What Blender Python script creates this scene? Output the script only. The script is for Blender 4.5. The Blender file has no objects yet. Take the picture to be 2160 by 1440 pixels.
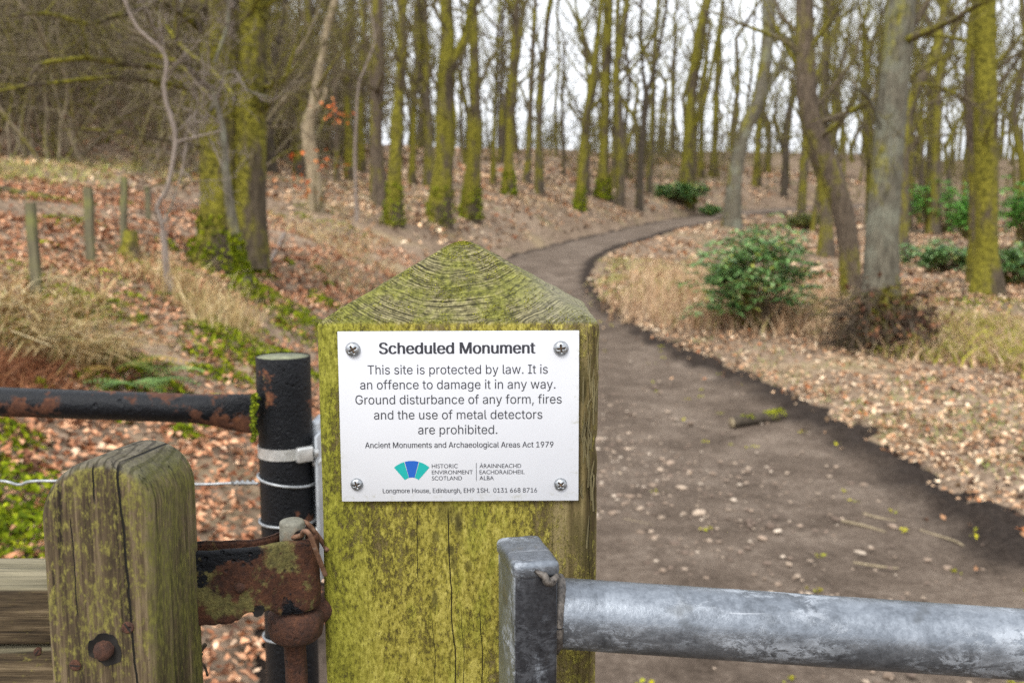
import bpy, bmesh, math, os, random
import numpy as np
from mathutils import Vector, Matrix, noise as mnoise
from mathutils.geometry import delaunay_2d_cdt

# ------------------------------------------------------------------ camera, world, sun, exposure
SC = bpy.context.scene
COL = SC.collection
EYE = 1.30
HORIZON = 440.0                      # photo row of eye level
FPX = 2100.0                         # focal length in photo pixels (2160 wide)
PITCH = math.atan((720 - HORIZON) / FPX)
cd = bpy.data.cameras.new('camera')
cd.sensor_width = 36.0
cd.lens = 36.0 * FPX / 2160.0
cd.clip_start = 0.02
cd.clip_end = 2000
cd.dof.use_dof = True
cd.dof.focus_distance = 0.615
cd.dof.aperture_fstop = 12
cam = bpy.data.objects.new('camera', cd)
COL.objects.link(cam)
cam.location = (0, 0, EYE)
cam.rotation_euler = (math.pi / 2 - PITCH, 0, 0)
SC.camera = cam

SUN_EL, SUN_AZ = math.radians(48), math.radians(205)     # azimuth from +Y, clockwise
world = bpy.data.worlds.new('World')
SC.world = world
world.use_nodes = True
wn = world.node_tree
wn.nodes.clear()
w_out = wn.nodes.new('ShaderNodeOutputWorld')
w_bg = wn.nodes.new('ShaderNodeBackground')
w_sky = wn.nodes.new('ShaderNodeTexSky')
w_sky.sky_type = 'NISHITA'
w_sky.sun_disc = False
w_sky.sun_elevation = SUN_EL
w_sky.sun_rotation = SUN_AZ
w_sky.dust_density = 6.0
w_sky.ozone_density = 2.0
w_hs = wn.nodes.new('ShaderNodeHueSaturation')           # overcast: the cloud layer takes the blue out
w_hs.inputs['Saturation'].default_value = 0.12
w_mix = wn.nodes.new('ShaderNodeMix')
w_mix.data_type = 'RGBA'
w_mix.inputs[0].default_value = 0.72
w_mix.inputs[7].default_value = (9.4, 9.8, 10.4, 1)      # even cloud cover
wn.links.new(w_sky.outputs[0], w_hs.inputs['Color'])
wn.links.new(w_hs.outputs[0], w_mix.inputs[6])
wn.links.new(w_mix.outputs[2], w_bg.inputs['Color'])
w_bg.inputs['Strength'].default_value = 0.14
wn.links.new(w_bg.outputs[0], w_out.inputs[0])

sd = bpy.data.lights.new('sun', 'SUN')
sd.energy = 1.4
sd.angle = math.radians(22)
sd.color = (1.0, 0.96, 0.9)
sun = bpy.data.objects.new('sun', sd)
COL.objects.link(sun)
sv = Vector((math.sin(SUN_AZ) * math.cos(SUN_EL), math.cos(SUN_AZ) * math.cos(SUN_EL), math.sin(SUN_EL)))
sun.rotation_euler = sv.to_track_quat('Z', 'Y').to_euler()

SC.view_settings.view_transform = 'Standard'
SC.view_settings.look = 'None'
SC.view_settings.exposure = 0.66
SC.view_settings.gamma = 1
SC.render.engine = 'CYCLES'
SC.cycles.max_bounces = 5
SC.cycles.diffuse_bounces = 3
SC.cycles.glossy_bounces = 2
SC.cycles.transparent_max_bounces = 4
SC.cycles.use_denoising = False
SC.cycles.use_adaptive_sampling = False

# ------------------------------------------------------------------ helpers
R = random.Random(7)
CP, SP = math.cos(PITCH), math.sin(PITCH)


def ray(px, py):
    a = (px - 1080.0) / FPX
    b = (720.0 - py) / FPX
    y = CP + b * SP
    z = -SP + b * CP
    return a / y, z / y                 # per metre of Y


def P(px, py, Y):
    """the place seen at photo pixel (px, py) at distance Y ahead"""
    a, c = ray(px, py)
    return Vector((a * Y, Y, EYE + c * Y))


def srgb(r, g, b):
    def f(c):
        c /= 255.0
        return c / 12.92 if c <= 0.04045 else ((c + 0.055) / 1.055) ** 2.4
    return (f(r), f(g), f(b), 1.0)


def link(name, me, parent=None):
    o = bpy.data.objects.new(name, me)
    COL.objects.link(o)
    if parent:
        o.parent = parent
    return o


def tag(o, label=None, cat=None, group=None, kind=None):
    if label: o['label'] = label
    if cat: o['category'] = cat
    if group: o['group'] = group
    if kind: o['kind'] = kind
    return o


def thing(name, label, cat, loc=(0, 0, 0), group=None):
    o = bpy.data.objects.new(name, None)
    o.empty_display_size = 0.1
    COL.objects.link(o)
    o.location = loc
    return tag(o, label, cat, group)


def np_mesh(name, verts, quads=None, tris=None, m=None, smooth=True, attrs=None, colors=None):
    verts = np.asarray(verts, dtype=np.float32)
    me = bpy.data.meshes.new(name)
    nq = 0 if quads is None else len(quads)
    nt = 0 if tris is None else len(tris)
    me.vertices.add(len(verts))
    me.vertices.foreach_set('co', verts.ravel())
    loops, starts = [], []
    if nq:
        loops.append(np.asarray(quads, dtype=np.int32).ravel())
        starts.append(np.arange(nq, dtype=np.int32) * 4)
    if nt:
        loops.append(np.asarray(tris, dtype=np.int32).ravel())
        starts.append(nq * 4 + np.arange(nt, dtype=np.int32) * 3)
    L = np.concatenate(loops)
    me.loops.add(len(L))
    me.loops.foreach_set('vertex_index', L)
    me.polygons.add(nq + nt)
    me.polygons.foreach_set('loop_start', np.concatenate(starts))
    me.update(calc_edges=True)
    me.polygons.foreach_set('use_smooth', np.full(nq + nt, smooth, dtype=bool))
    for k, v in (attrs or {}).items():
        a = me.attributes.new(k, 'FLOAT', 'POINT')
        a.data.foreach_set('value', np.asarray(v, dtype=np.float32))
    if colors is not None:
        a = me.attributes.new('Col', 'FLOAT_COLOR', 'POINT')
        c = np.ones((len(verts), 4), dtype=np.float32)
        c[:, :3] = colors
        a.data.foreach_set('color', c.ravel())
    if m: me.materials.append(m)
    me.validate()
    me.update()
    return me


def vhash(ix, iy, seed):
    h = np.sin(ix * 127.1 + iy * 311.7 + seed * 74.7) * 43758.5453
    return h - np.floor(h)


def vnoise(x, y, seed=0):
    x = np.asarray(x, float); y = np.asarray(y, float)
    ix, iy = np.floor(x), np.floor(y)
    fx, fy = x - ix, y - iy
    fx = fx * fx * (3 - 2 * fx); fy = fy * fy * (3 - 2 * fy)
    a = vhash(ix, iy, seed); b = vhash(ix + 1, iy, seed)
    c = vhash(ix, iy + 1, seed); d = vhash(ix + 1, iy + 1, seed)
    return (a * (1 - fx) + b * fx) * (1 - fy) + (c * (1 - fx) + d * fx) * fy


def fbm(x, y, seed=0, n=4):
    s, a, t = 0, 1.0, 0
    for k in range(n):
        s = s + a * vnoise(x * 2 ** k, y * 2 ** k, seed + k * 13)
        t += a
        a *= 0.5
    return s / t


def sstep(a, b, x):
    t = np.clip((x - a) / (b - a), 0, 1)
    return t * t * (3 - 2 * t)


# ------------------------------------------------------------------ node helper
class NT:
    def __init__(self, name):
        self.m = bpy.data.materials.new(name)
        self.m.use_nodes = True
        self.t = self.m.node_tree
        self.t.nodes.clear()
        self.out = self.t.nodes.new('ShaderNodeOutputMaterial')
        self.b = self.t.nodes.new('ShaderNodeBsdfPrincipled')
        self.t.links.new(self.b.outputs[0], self.out.inputs[0])
        self.coord = self.t.nodes.new('ShaderNodeTexCoord')

    def put(self, sock, v):
        if isinstance(v, bpy.types.NodeSocket):
            self.t.links.new(v, sock)
        elif v is not None:
            sock.default_value = v

    def set(self, **kw):
        for k, v in kw.items():
            self.put(self.b.inputs[k.replace('_', ' ')], v)

    def obj(self): return self.coord.outputs['Object']

    def map(self, scale=(1, 1, 1), loc=(0, 0, 0), rot=(0, 0, 0), vec=None):
        n = self.t.nodes.new('ShaderNodeMapping')
        self.put(n.inputs['Vector'], vec or self.obj())
        n.inputs['Scale'].default_value = scale
        n.inputs['Location'].default_value = loc
        n.inputs['Rotation'].default_value = rot
        return n.outputs[0]

    def noise(self, scale, detail=4, rough=0.55, dist=0, vec=None):
        n = self.t.nodes.new('ShaderNodeTexNoise')
        self.put(n.inputs['Vector'], vec or self.obj())
        n.inputs['Scale'].default_value = scale
        n.inputs['Detail'].default_value = detail
        n.inputs['Roughness'].default_value = rough
        n.inputs['Distortion'].default_value = dist
        return n.outputs['Fac']

    def voro(self, scale, vec=None, feature='F1', out='Distance', rnd=1):
        n = self.t.nodes.new('ShaderNodeTexVoronoi')
        n.feature = feature
        self.put(n.inputs['Vector'], vec or self.obj())
        n.inputs['Scale'].default_value = scale
        n.inputs['Randomness'].default_value = rnd
        return n.outputs[out]

    def wave(self, scale, dist=2, detail=3, dscale=1, vec=None, typ='RINGS', dir_='Z'):
        n = self.t.nodes.new('ShaderNodeTexWave')
        n.wave_type = typ
        if typ == 'RINGS': n.rings_direction = dir_
        else: n.bands_direction = dir_
        self.put(n.inputs['Vector'], vec or self.obj())
        n.inputs['Scale'].default_value = scale
        n.inputs['Distortion'].default_value = dist
        n.inputs['Detail'].default_value = detail
        n.inputs['Detail Scale'].default_value = dscale
        return n.outputs['Fac']

    def ramp(self, fac, stops, interp='LINEAR'):
        n = self.t.nodes.new('ShaderNodeValToRGB')
        n.color_ramp.interpolation = interp
        e = n.color_ramp.elements
        while len(e) > len(stops): e.remove(e[-1])
        while len(e) < len(stops): e.new(0.5)
        for el, (p, c) in zip(e, stops):
            el.position = p
            el.color = c if len(c) == 4 else (*c, 1)
        self.put(n.inputs[0], fac)
        return n.outputs[0]

    def mask(self, fac, a, b):
        n = self.t.nodes.new('ShaderNodeMapRange')
        n.interpolation_type = 'SMOOTHSTEP'
        self.put(n.inputs[0], fac)
        n.inputs[1].default_value = a
        n.inputs[2].default_value = b
        return n.outputs[0]

    def mix(self, fac, a, b, mode='MIX'):
        n = self.t.nodes.new('ShaderNodeMix')
        n.data_type = 'RGBA'
        n.blend_type = mode
        n.clamp_factor = True
        self.put(n.inputs[0], fac)
        self.put(n.inputs[6], a)
        self.put(n.inputs[7], b)
        return n.outputs[2]

    def math(self, op, a, b=None, c=None):
        n = self.t.nodes.new('ShaderNodeMath')
        n.operation = op
        self.put(n.inputs[0], a)
        if b is not None: self.put(n.inputs[1], b)
        if c is not None: self.put(n.inputs[2], c)
        return n.outputs[0]

    def xyz(self, vec=None):
        n = self.t.nodes.new('ShaderNodeSeparateXYZ')
        self.put(n.inputs[0], vec or self.obj())
        return n.outputs

    def attr(self, name, out='Fac'):
        n = self.t.nodes.new('ShaderNodeAttribute')
        n.attribute_name = name
        return n.outputs[out]

    def normal(self):
        n = self.t.nodes.new('ShaderNodeNewGeometry')
        return n.outputs['Normal']

    def bump(self, h, strength=0.5, dist=0.002, prev=None):
        n = self.t.nodes.new('ShaderNodeBump')
        n.inputs['Strength'].default_value = strength
        n.inputs['Distance'].default_value = dist
        self.put(n.inputs['Height'], h)
        if prev is not None: self.put(n.inputs['Normal'], prev)
        return n.outputs[0]


# ------------------------------------------------------------------ terrain
RIGHT_EDGE = [(2.25, -6), (2.2, 1), (2.09, 4.07), (1.9, 6.4), (1.46, 8.3), (1.09, 10.9), (1.12, 13.9), (1.42, 16.9), (2.0, 19.4),
              (2.75, 21.6), (5.35, 28.3), (11.7, 38.5), (40, 55), (110, 76)]
LEFT_EDGE = [(-0.85, -6), (-0.8, 1), (-0.72, 3.9), (-0.75, 6.5), (-0.78, 9), (-0.7, 12), (-0.4, 15.3), (0.1, 18.4),
             (2.1, 24.2), (4.1, 29.8), (7.0, 36.0), (14.6, 46.0), (38, 62), (109, 86)]
assert len(RIGHT_EDGE) == len(LEFT_EDGE)


def spline(pts, per=8):
    p = [np.array(q, float) for q in pts]
    p = [2 * p[0] - p[1]] + p + [2 * p[-1] - p[-2]]
    out = []
    for i in range(1, len(p) - 2):
        for k in range(per):
            t = k / per
            a, b, c, d = p[i - 1], p[i], p[i + 1], p[i + 2]
            out.append(0.5 * (2 * b + (c - a) * t + (2 * a - 5 * b + 4 * c - d) * t * t + (3 * b - a - 3 * c + d) * t ** 3))
    out.append(p[-2])
    return np.array(out)


RE, LE = spline(RIGHT_EDGE, 6), spline(LEFT_EDGE, 6)


def side_dist(poly, x, y):
    """signed distance to a polyline, positive on its left"""
    best = np.full(x.shape, 1e9)
    sgn = np.ones(x.shape)
    for (ax, ay), (bx, by) in zip(poly[:-1], poly[1:]):
        dx, dy = bx - ax, by - ay
        t = np.clip(((x - ax) * dx + (y - ay) * dy) / (dx * dx + dy * dy), 0, 1)
        ex, ey = x - ax - t * dx, y - ay - t * dy
        d = ex * ex + ey * ey
        c = dx * ey - dy * ex
        nb = d < best
        best = np.where(nb, d, best)
        sgn = np.where(nb, np.where(c > 0, 1.0, -1.0), sgn)
    return np.sqrt(best) * sgn


def base_z(y):
    return 0.035 * (np.clip(y, 5, 48) - 5)


def terrain(x, y, noise=True):
    x = np.asarray(x, float); y = np.asarray(y, float)
    sl = np.maximum(side_dist(LE, x, y), 0)
    sr = np.maximum(-side_dist(RE, x, y), 0)
    near = sstep(0.9, 3.6, y)
    soft = np.where(sl < 9, sl, 9 + 4 * (1 - np.exp(-(np.maximum(sl, 9) - 9) / 4)))
    z = base_z(y) + near * (0.66 * (1 - np.exp(-sl / 0.75)) + 0.140 * soft)
    t = sstep(0.0, 5.0, -(x + 0.2 * y) - 0.6) * np.maximum(y - 17.5, 0)
    z = z + 9.5 * (1 - np.exp(-0.034 * t))
    z = z + 0.09 * (1 - np.exp(-sr / 0.25)) - 0.38 * sstep(12, 20, y) * sstep(60, 45, y) * sstep(0.0, 2.5, sr)
    # distant knoll on the right of the far track
    z = z + 1.2 * sstep(55, 110, y) + 2.4 * (fbm(x * 0.055 + 3.3, y * 0.055, 17, 2) - 0.45) * sstep(32, 48, y) * sstep(1.5, 6, sl + sr)
    if noise:
        out = sstep(0.0, 0.6, sl + sr)
        z = z + out * np.where(sr > 0, 0.35, 1.0) * (0.34 * (fbm(x * 0.5, y * 0.5, 3) - 0.5) + 0.05 * (fbm(x * 2.6, y * 2.6, 9) - 0.5))
    return z


def G(px, py, far=120):
    """where the line of sight through a photo pixel meets the ground"""
    a, c = ray(px, py)
    Y = np.concatenate([np.linspace(1.2, 30, 1400), np.linspace(30.05, far, 1200)])
    dz = EYE + c * Y - terrain(a * Y, Y)
    k = np.argmax(dz < 0)
    if not (dz < 0).any():
        k = np.argmin(dz)
    y = Y[k]
    return Vector((a * y, y, float(terrain(np.array([a * y]), np.array([y]))[0])))


def ground_at(x, y):
    return float(terrain(np.array([x]), np.array([y]))[0])


def grid_axis(n, lim, k):
    u = np.linspace(-1, 1, n)
    return lim * np.sinh(k * u) / np.sinh(k)


xs = grid_axis(380, 400, 6.0)
ys = 8 + grid_axis(440, 500, 6.0)
X, Y = np.meshgrid(xs, ys)
Z = terrain(X, Y)
inside = sstep(0.02, 0.25, np.minimum(-side_dist(LE, X, Y), side_dist(RE, X, Y)))
Z = Z - 0.05 * inside
nx, ny = len(xs), len(ys)
idx = np.arange(nx * ny).reshape(ny, nx)
quads = np.stack([idx[:-1, :-1], idx[:-1, 1:], idx[1:, 1:], idx[1:, :-1]], -1).reshape(-1, 4)

n = NT('leaf_mould')
big = n.noise(0.55, 5, 0.6)
fine = n.noise(16, 5, 0.7)
leafy = n.voro(22, out='Color')
tone = n.ramp(n.math('MULTIPLY_ADD', fine, 0.6, n.math('MULTIPLY', big, 0.4)),
              [(0.34, (0.032, 0.023, 0.015)), (0.5, (0.185, 0.135, 0.092)), (0.68, (0.46, 0.35, 0.25))])
tone = n.mix(0.35, tone, n.mix(n.xyz(leafy)[0], (0.06, 0.036, 0.02, 1), (0.42, 0.29, 0.20, 1)))
mossm = n.mask(n.noise(1.3, 5, 0.65), 0.56, 0.68)
mossf = n.math('MULTIPLY', mossm, n.mask(n.noise(9, 3), 0.4, 0.62))
tone = n.mix(n.math('MULTIPLY', mossf, 0.75), tone, (0.10, 0.115, 0.022, 1))
straw = n.mask(n.noise(0.8, 4, 0.6, vec=n.map(loc=(31, 7, 0))), 0.55, 0.68)
tone = n.mix(n.math('MULTIPLY', straw, 0.5), tone, (0.33, 0.25, 0.14, 1))
n.set(Base_Color=tone, Roughness=0.95)
n.b.inputs['Specular IOR Level'].default_value = 0.1
n.set(Normal=n.bump(n.math('ADD', fine, leafy), 0.8, 0.02))
MAT_GROUND = n.m
g = link('ground', np_mesh('ground', np.stack([X.ravel(), Y.ravel(), Z.ravel()], -1), quads, m=MAT_GROUND))
tag(g, kind='structure')

# ------------------------------------------------------------------ the dirt track
cr, cl = spline(RIGHT_EDGE, 44), spline(LEFT_EDGE, 44)
na = 90
u = np.linspace(-0.05, 1.03, na)
TX = cl[:, None, 0] * (1 - u) + cr[:, None, 0] * u
TY = cl[:, None, 1] * (1 - u) + cr[:, None, 1] * u
edge_wob = (fbm(TX * 1.7, TY * 1.7, 21) - 0.5)
TZ = base_z(TY) + 0.014 * (fbm(TX * 3, TY * 3, 5) - 0.5)
uu = np.broadcast_to(u, TX.shape)
mud = np.maximum(sstep(0.855, 0.945, uu + 0.05 * edge_wob + 0.10 * (fbm(TX * 5, TY * 5, 71) - 0.5)), sstep(0.12, 0.03, uu + 0.10 * edge_wob))
clod = fbm(TX * 7, TY * 7, 44, 4)
TZ = TZ + mud * (0.13 * (clod - 0.45) + 0.004) + 0.022 * np.exp(-((uu - 0.945) / 0.035) ** 2) * (0.4 + 1.2 * fbm(TX * 2.3, TY * 2.3, 88))
TZ = TZ - 0.02 * np.exp(-((uu - 0.70) / 0.07) ** 2) - 0.015 * np.exp(-((uu - 0.25) / 0.08) ** 2)
TZ = np.where((uu > 1.0) | (uu < 0), TZ - 0.012, TZ) + 0.006
idx = np.arange(TX.size).reshape(TX.shape)
quads = np.stack([idx[:-1, :-1], idx[:-1, 1:], idx[1:, 1:], idx[1:, :-1]], -1).reshape(-1, 4)
n = NT('trodden_earth')
fine = n.noise(34, 8, 0.82)
big = n.noise(2.4, 6, 0.7)
earth = n.ramp(n.math('MULTIPLY_ADD', fine, 0.5, n.math('MULTIPLY', big, 0.5)),
               [(0.36, (0.056, 0.041, 0.030)), (0.5, (0.148, 0.112, 0.085)), (0.64, (0.285, 0.226, 0.176))])
grit = n.mask(n.voro(55), 0.22, 0.12)
grit = n.math('MULTIPLY', grit, n.mask(n.noise(2.5, 4), 0.48, 0.62))
earth = n.mix(n.math('MULTIPLY', grit, 0.55), earth, (0.33, 0.28, 0.235, 1))
mudc = n.ramp(fine, [(0.35, (0.016, 0.012, 0.010)), (0.65, (0.066, 0.050, 0.040))])
mudf = n.attr('mud')
col = n.mix(mudf, earth, mudc)
n.set(Base_Color=col, Roughness=0.95)
n.b.inputs['Specular IOR Level'].default_value = 0.08
n.set(Normal=n.bump(n.math('ADD', fine, n.math('MULTIPLY', grit, 0.6)), 0.9, 0.02))
t = link('dirt_track', np_mesh('dirt_track', np.stack([TX.ravel(), TY.ravel(), TZ.ravel()], -1), quads, m=n.m,
                               attrs={'mud': mud.ravel()}))
tag(t, kind='structure')


def track_u(x, y):
    """how far inside the track, >0 inside"""
    return np.minimum(-side_dist(LE, x, y), side_dist(RE, x, y))


# ------------------------------------------------------------------ scatter helpers
def visible(x, y, z, margin=260):
    """keep what the photo, or a view a step to the side, could see"""
    zz = (z - EYE)
    fw = y * CP - zz * SP
    px = 1080 + FPX * x / np.maximum(fw, 0.1)
    py = 720 - FPX * (y * SP + zz * CP) / np.maximum(fw, 0.1)
    return (fw > 0.5) & (px > -margin) & (px < 2160 + margin) & (py < 1440 + margin)


def col_mat(name, rough=0.8, spec=0.3, trans=0.0):
    n = NT(name)
    c = n.attr('Col', 'Color')
    v = n.noise(60, 3, 0.6)
    c = n.mix(1.0, c, n.ramp(v, [(0.3, (0.72, 0.72, 0.72)), (0.7, (1.2, 1.2, 1.2))]), 'MULTIPLY')
    n.set(Base_Color=c, Roughness=rough)
    n.b.inputs['Specular IOR Level'].default_value = spec
    return n.m


MAT_LEAF = col_mat('dead_leaf', 0.75, 0.3)
MAT_BLADE = col_mat('grass_blade', 0.8, 0.2)
MAT_GREEN = col_mat('evergreen_leaf', 0.42, 0.5)
MAT_MOSSY = col_mat('moss_tuft', 0.95, 0.1)


def rot_frames(n, rng, tilt):
    yaw = rng.uniform(0, 2 * np.pi, n)
    a = rng.normal(0, tilt, n); b = rng.normal(0, tilt, n)
    ux = np.stack([np.cos(yaw), np.sin(yaw), a], -1)
    ux /= np.linalg.norm(ux, axis=1)[:, None]
    v0 = np.stack([-np.sin(yaw), np.cos(yaw), b], -1)
    w = np.cross(ux, v0); w /= np.linalg.norm(w, axis=1)[:, None]
    v = np.cross(w, ux)
    return ux, v, w


def leaves(pos, size, rng, tilt=0.35, curl=0.25, width=0.6):
    """folded leaf shapes: 6 points, 2 quads each"""
    n = len(pos)
    U, V, W = rot_frames(n, rng, tilt)
    s = size[:, None]
    cu = (rng.normal(0.15, curl, n))[:, None]
    fo = (np.abs(rng.normal(0.12, 0.18, n)))[:, None]
    wd = width * rng.uniform(0.75, 1.2, n)[:, None]
    p = np.empty((n, 6, 3))
    p[:, 0] = pos - U * s * 0.5 + W * s * cu * 0.4
    p[:, 1] = pos + V * s * wd * 0.5 - U * s * 0.08 + W * s * fo
    p[:, 2] = pos + U * s * 0.1
    p[:, 3] = pos - V * s * wd * 0.5 - U * s * 0.08 + W * s * fo
    p[:, 4] = pos + U * s * 0.52 + W * s * cu * 0.5
    p[:, 5] = pos
    b = (np.arange(n) * 6)[:, None]
    t1 = b + np.array([[0, 2, 1, 0]])[:, :]
    q = np.concatenate([b + np.array([[0, 3, 4, 2]]), b + np.array([[0, 2, 4, 1]])], 0)
    return p.reshape(-1, 3), q


def palette(n, rng, cols, weights, jit=0.18):
    c = np.array([srgb(*k)[:3] for k in cols])
    w = np.array(list(weights)[:len(cols)], float); w /= w.sum()
    k = rng.choice(len(cols), n, p=w)
    return c[k] * np.exp(rng.normal(0, jit, n))[:, None]


LITTER = [(192, 156, 122), (212, 180, 146), (160, 118, 84), (84, 58, 40), (230, 206, 174), (184, 120, 76), (126, 100, 72)]
LW = [5.5, 5, 3.5, 3.5, 2.6, 1.2, 2]


def scatter_litter():
    rng = np.random.default_rng(11)
    P0, S0, C0 = [], [], []

    RUSSET = [(196, 146, 110), (172, 118, 84), (210, 166, 130), (130, 82, 54), (84, 54, 36), (226, 192, 160), (148, 104, 72)]

    def zone(n, x0, x1, y0, y1, s0, s1, f=None, pal=LITTER):
        x = rng.uniform(x0, x1, n); y = rng.uniform(y0, y1, n)
        keep = track_u(x, y) < np.where(y > 14, -0.16, 0.02 + 0.16 * rng.uniform(0, 1, n) ** 3 + 0.10 * (fbm(x * 2.2, y * 2.2, 91) - 0.5))
        x, y = x[keep], y[keep]
        z = terrain(x, y)
        k = visible(x, y, z)
        dens = 0.5 * fbm(x * 0.8 + 5, y * 0.8, 61) + 0.5 * fbm(x * 3.1, y * 3.1, 62, 3)
        k &= rng.uniform(0, 1, len(x)) < np.clip((dens - 0.34) * 4.0, 0.08, 1)
        if f is not None: k &= f(x, y)
        x, y, z = x[k], y[k], z[k]
        P0.append(np.stack([x, y, z + rng.uniform(0.0, 0.022, len(x)) + np.where(track_u(x, y) > -0.08, 0.03, 0.0)], -1))
        S0.append(rng.uniform(s0, s1, len(x)))
        C0.append(palette(len(x), rng, pal, LW))
    zone(44000, -4.2, 0.2, 1.8, 6.5, 0.020, 0.050, pal=RUSSET)
    zone(46000, -9, 0.2, 6.5, 13, 0.03, 0.065, pal=RUSSET)
    zone(38000, 1.2, 6.5, 3.2, 9, 0.018, 0.050)
    zone(14000, 1.0, 9, 9, 14, 0.035, 0.08)
    zone(34000, -14, 16, 13, 30, 0.07, 0.14)
    zone(22000, -14, 34, 30, 60, 0.12, 0.26)
    # a sprinkle that has blown on to the track
    x = rng.uniform(-0.7, 2.1, 3600); y = rng.uniform(2, 13, 3600)
    d = track_u(x, y)
    k = (d > 0.02) & (rng.uniform(0, 1, 3600) < 0.02 + 0.75 * np.exp(-d / 0.12))
    x, y = x[k], y[k]
    P0.append(np.stack([x, y, base_z(y) + 0.022 + 0.05 * np.exp(-track_u(x, y) / 0.13)], -1)); S0.append(rng.uniform(0.02, 0.045, len(x)))
    C0.append(palette(len(x), rng, LITTER, LW))
    pos, size, colr = np.concatenate(P0), np.concatenate(S0), np.concatenate(C0)
    v, q = leaves(pos, size, rng)
    o = link('leaf_litter', np_mesh('leaf_litter', v, q, m=MAT_LEAF, smooth=False, colors=np.repeat(colr, 6, 0)))
    tag(o, 'fallen brown leaves covering the banks beside the track', 'leaves', kind='stuff')


scatter_litter()


def blades(pos, h, rng, lean, wid, colr, lean_dir=None, nseg=3):
    n = len(pos)
    yaw = rng.uniform(0, 2 * np.pi, n)
    D = np.stack([np.cos(yaw), np.sin(yaw), np.zeros(n)], -1)
    if lean_dir is not None:
        D = D * 0.55 + lean_dir
        D /= np.linalg.norm(D, axis=1)[:, None] + 1e-9
    S = np.cross(D, np.array([0, 0, 1.0]))
    yaw2 = rng.uniform(0, 2 * np.pi, n)
    S = np.stack([np.cos(yaw2), np.sin(yaw2), np.zeros(n)], -1)
    L = np.abs(rng.normal(lean, 0.3, n))
    pts = []
    for k in range(nseg + 1):
        t = k / nseg
        c = pos + D * (h * L * t * t)[:, None] + np.array([0, 0, 1.0]) * (h * (t - 0.35 * L * t * t))[:, None]
        w = (wid * (1 - 0.85 * t))[:, None] * 0.5
        pts += [c - S * w, c + S * w]
    v = np.stack(pts, 1)
    m = 2 * (nseg + 1)
    b = (np.arange(n) * m)[:, None]
    q = np.concatenate([b + np.array([[2 * k, 2 * k + 1, 2 * k + 3, 2 * k + 2]]) for k in range(nseg)], 0)
    return v.reshape(-1, 3), q, np.repeat(colr, m, 0)


def join(parts):
    vs, qs, cs, o = [], [], [], 0
    for v, q, c in parts:
        vs.append(v); qs.append(q + o); cs.append(c); o += len(v)
    return np.concatenate(vs), np.concatenate(qs), np.concatenate(cs)


STRAW = [(196, 172, 124), (170, 146, 100), (214, 194, 150), (150, 122, 82), (128, 132, 72)]


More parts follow.
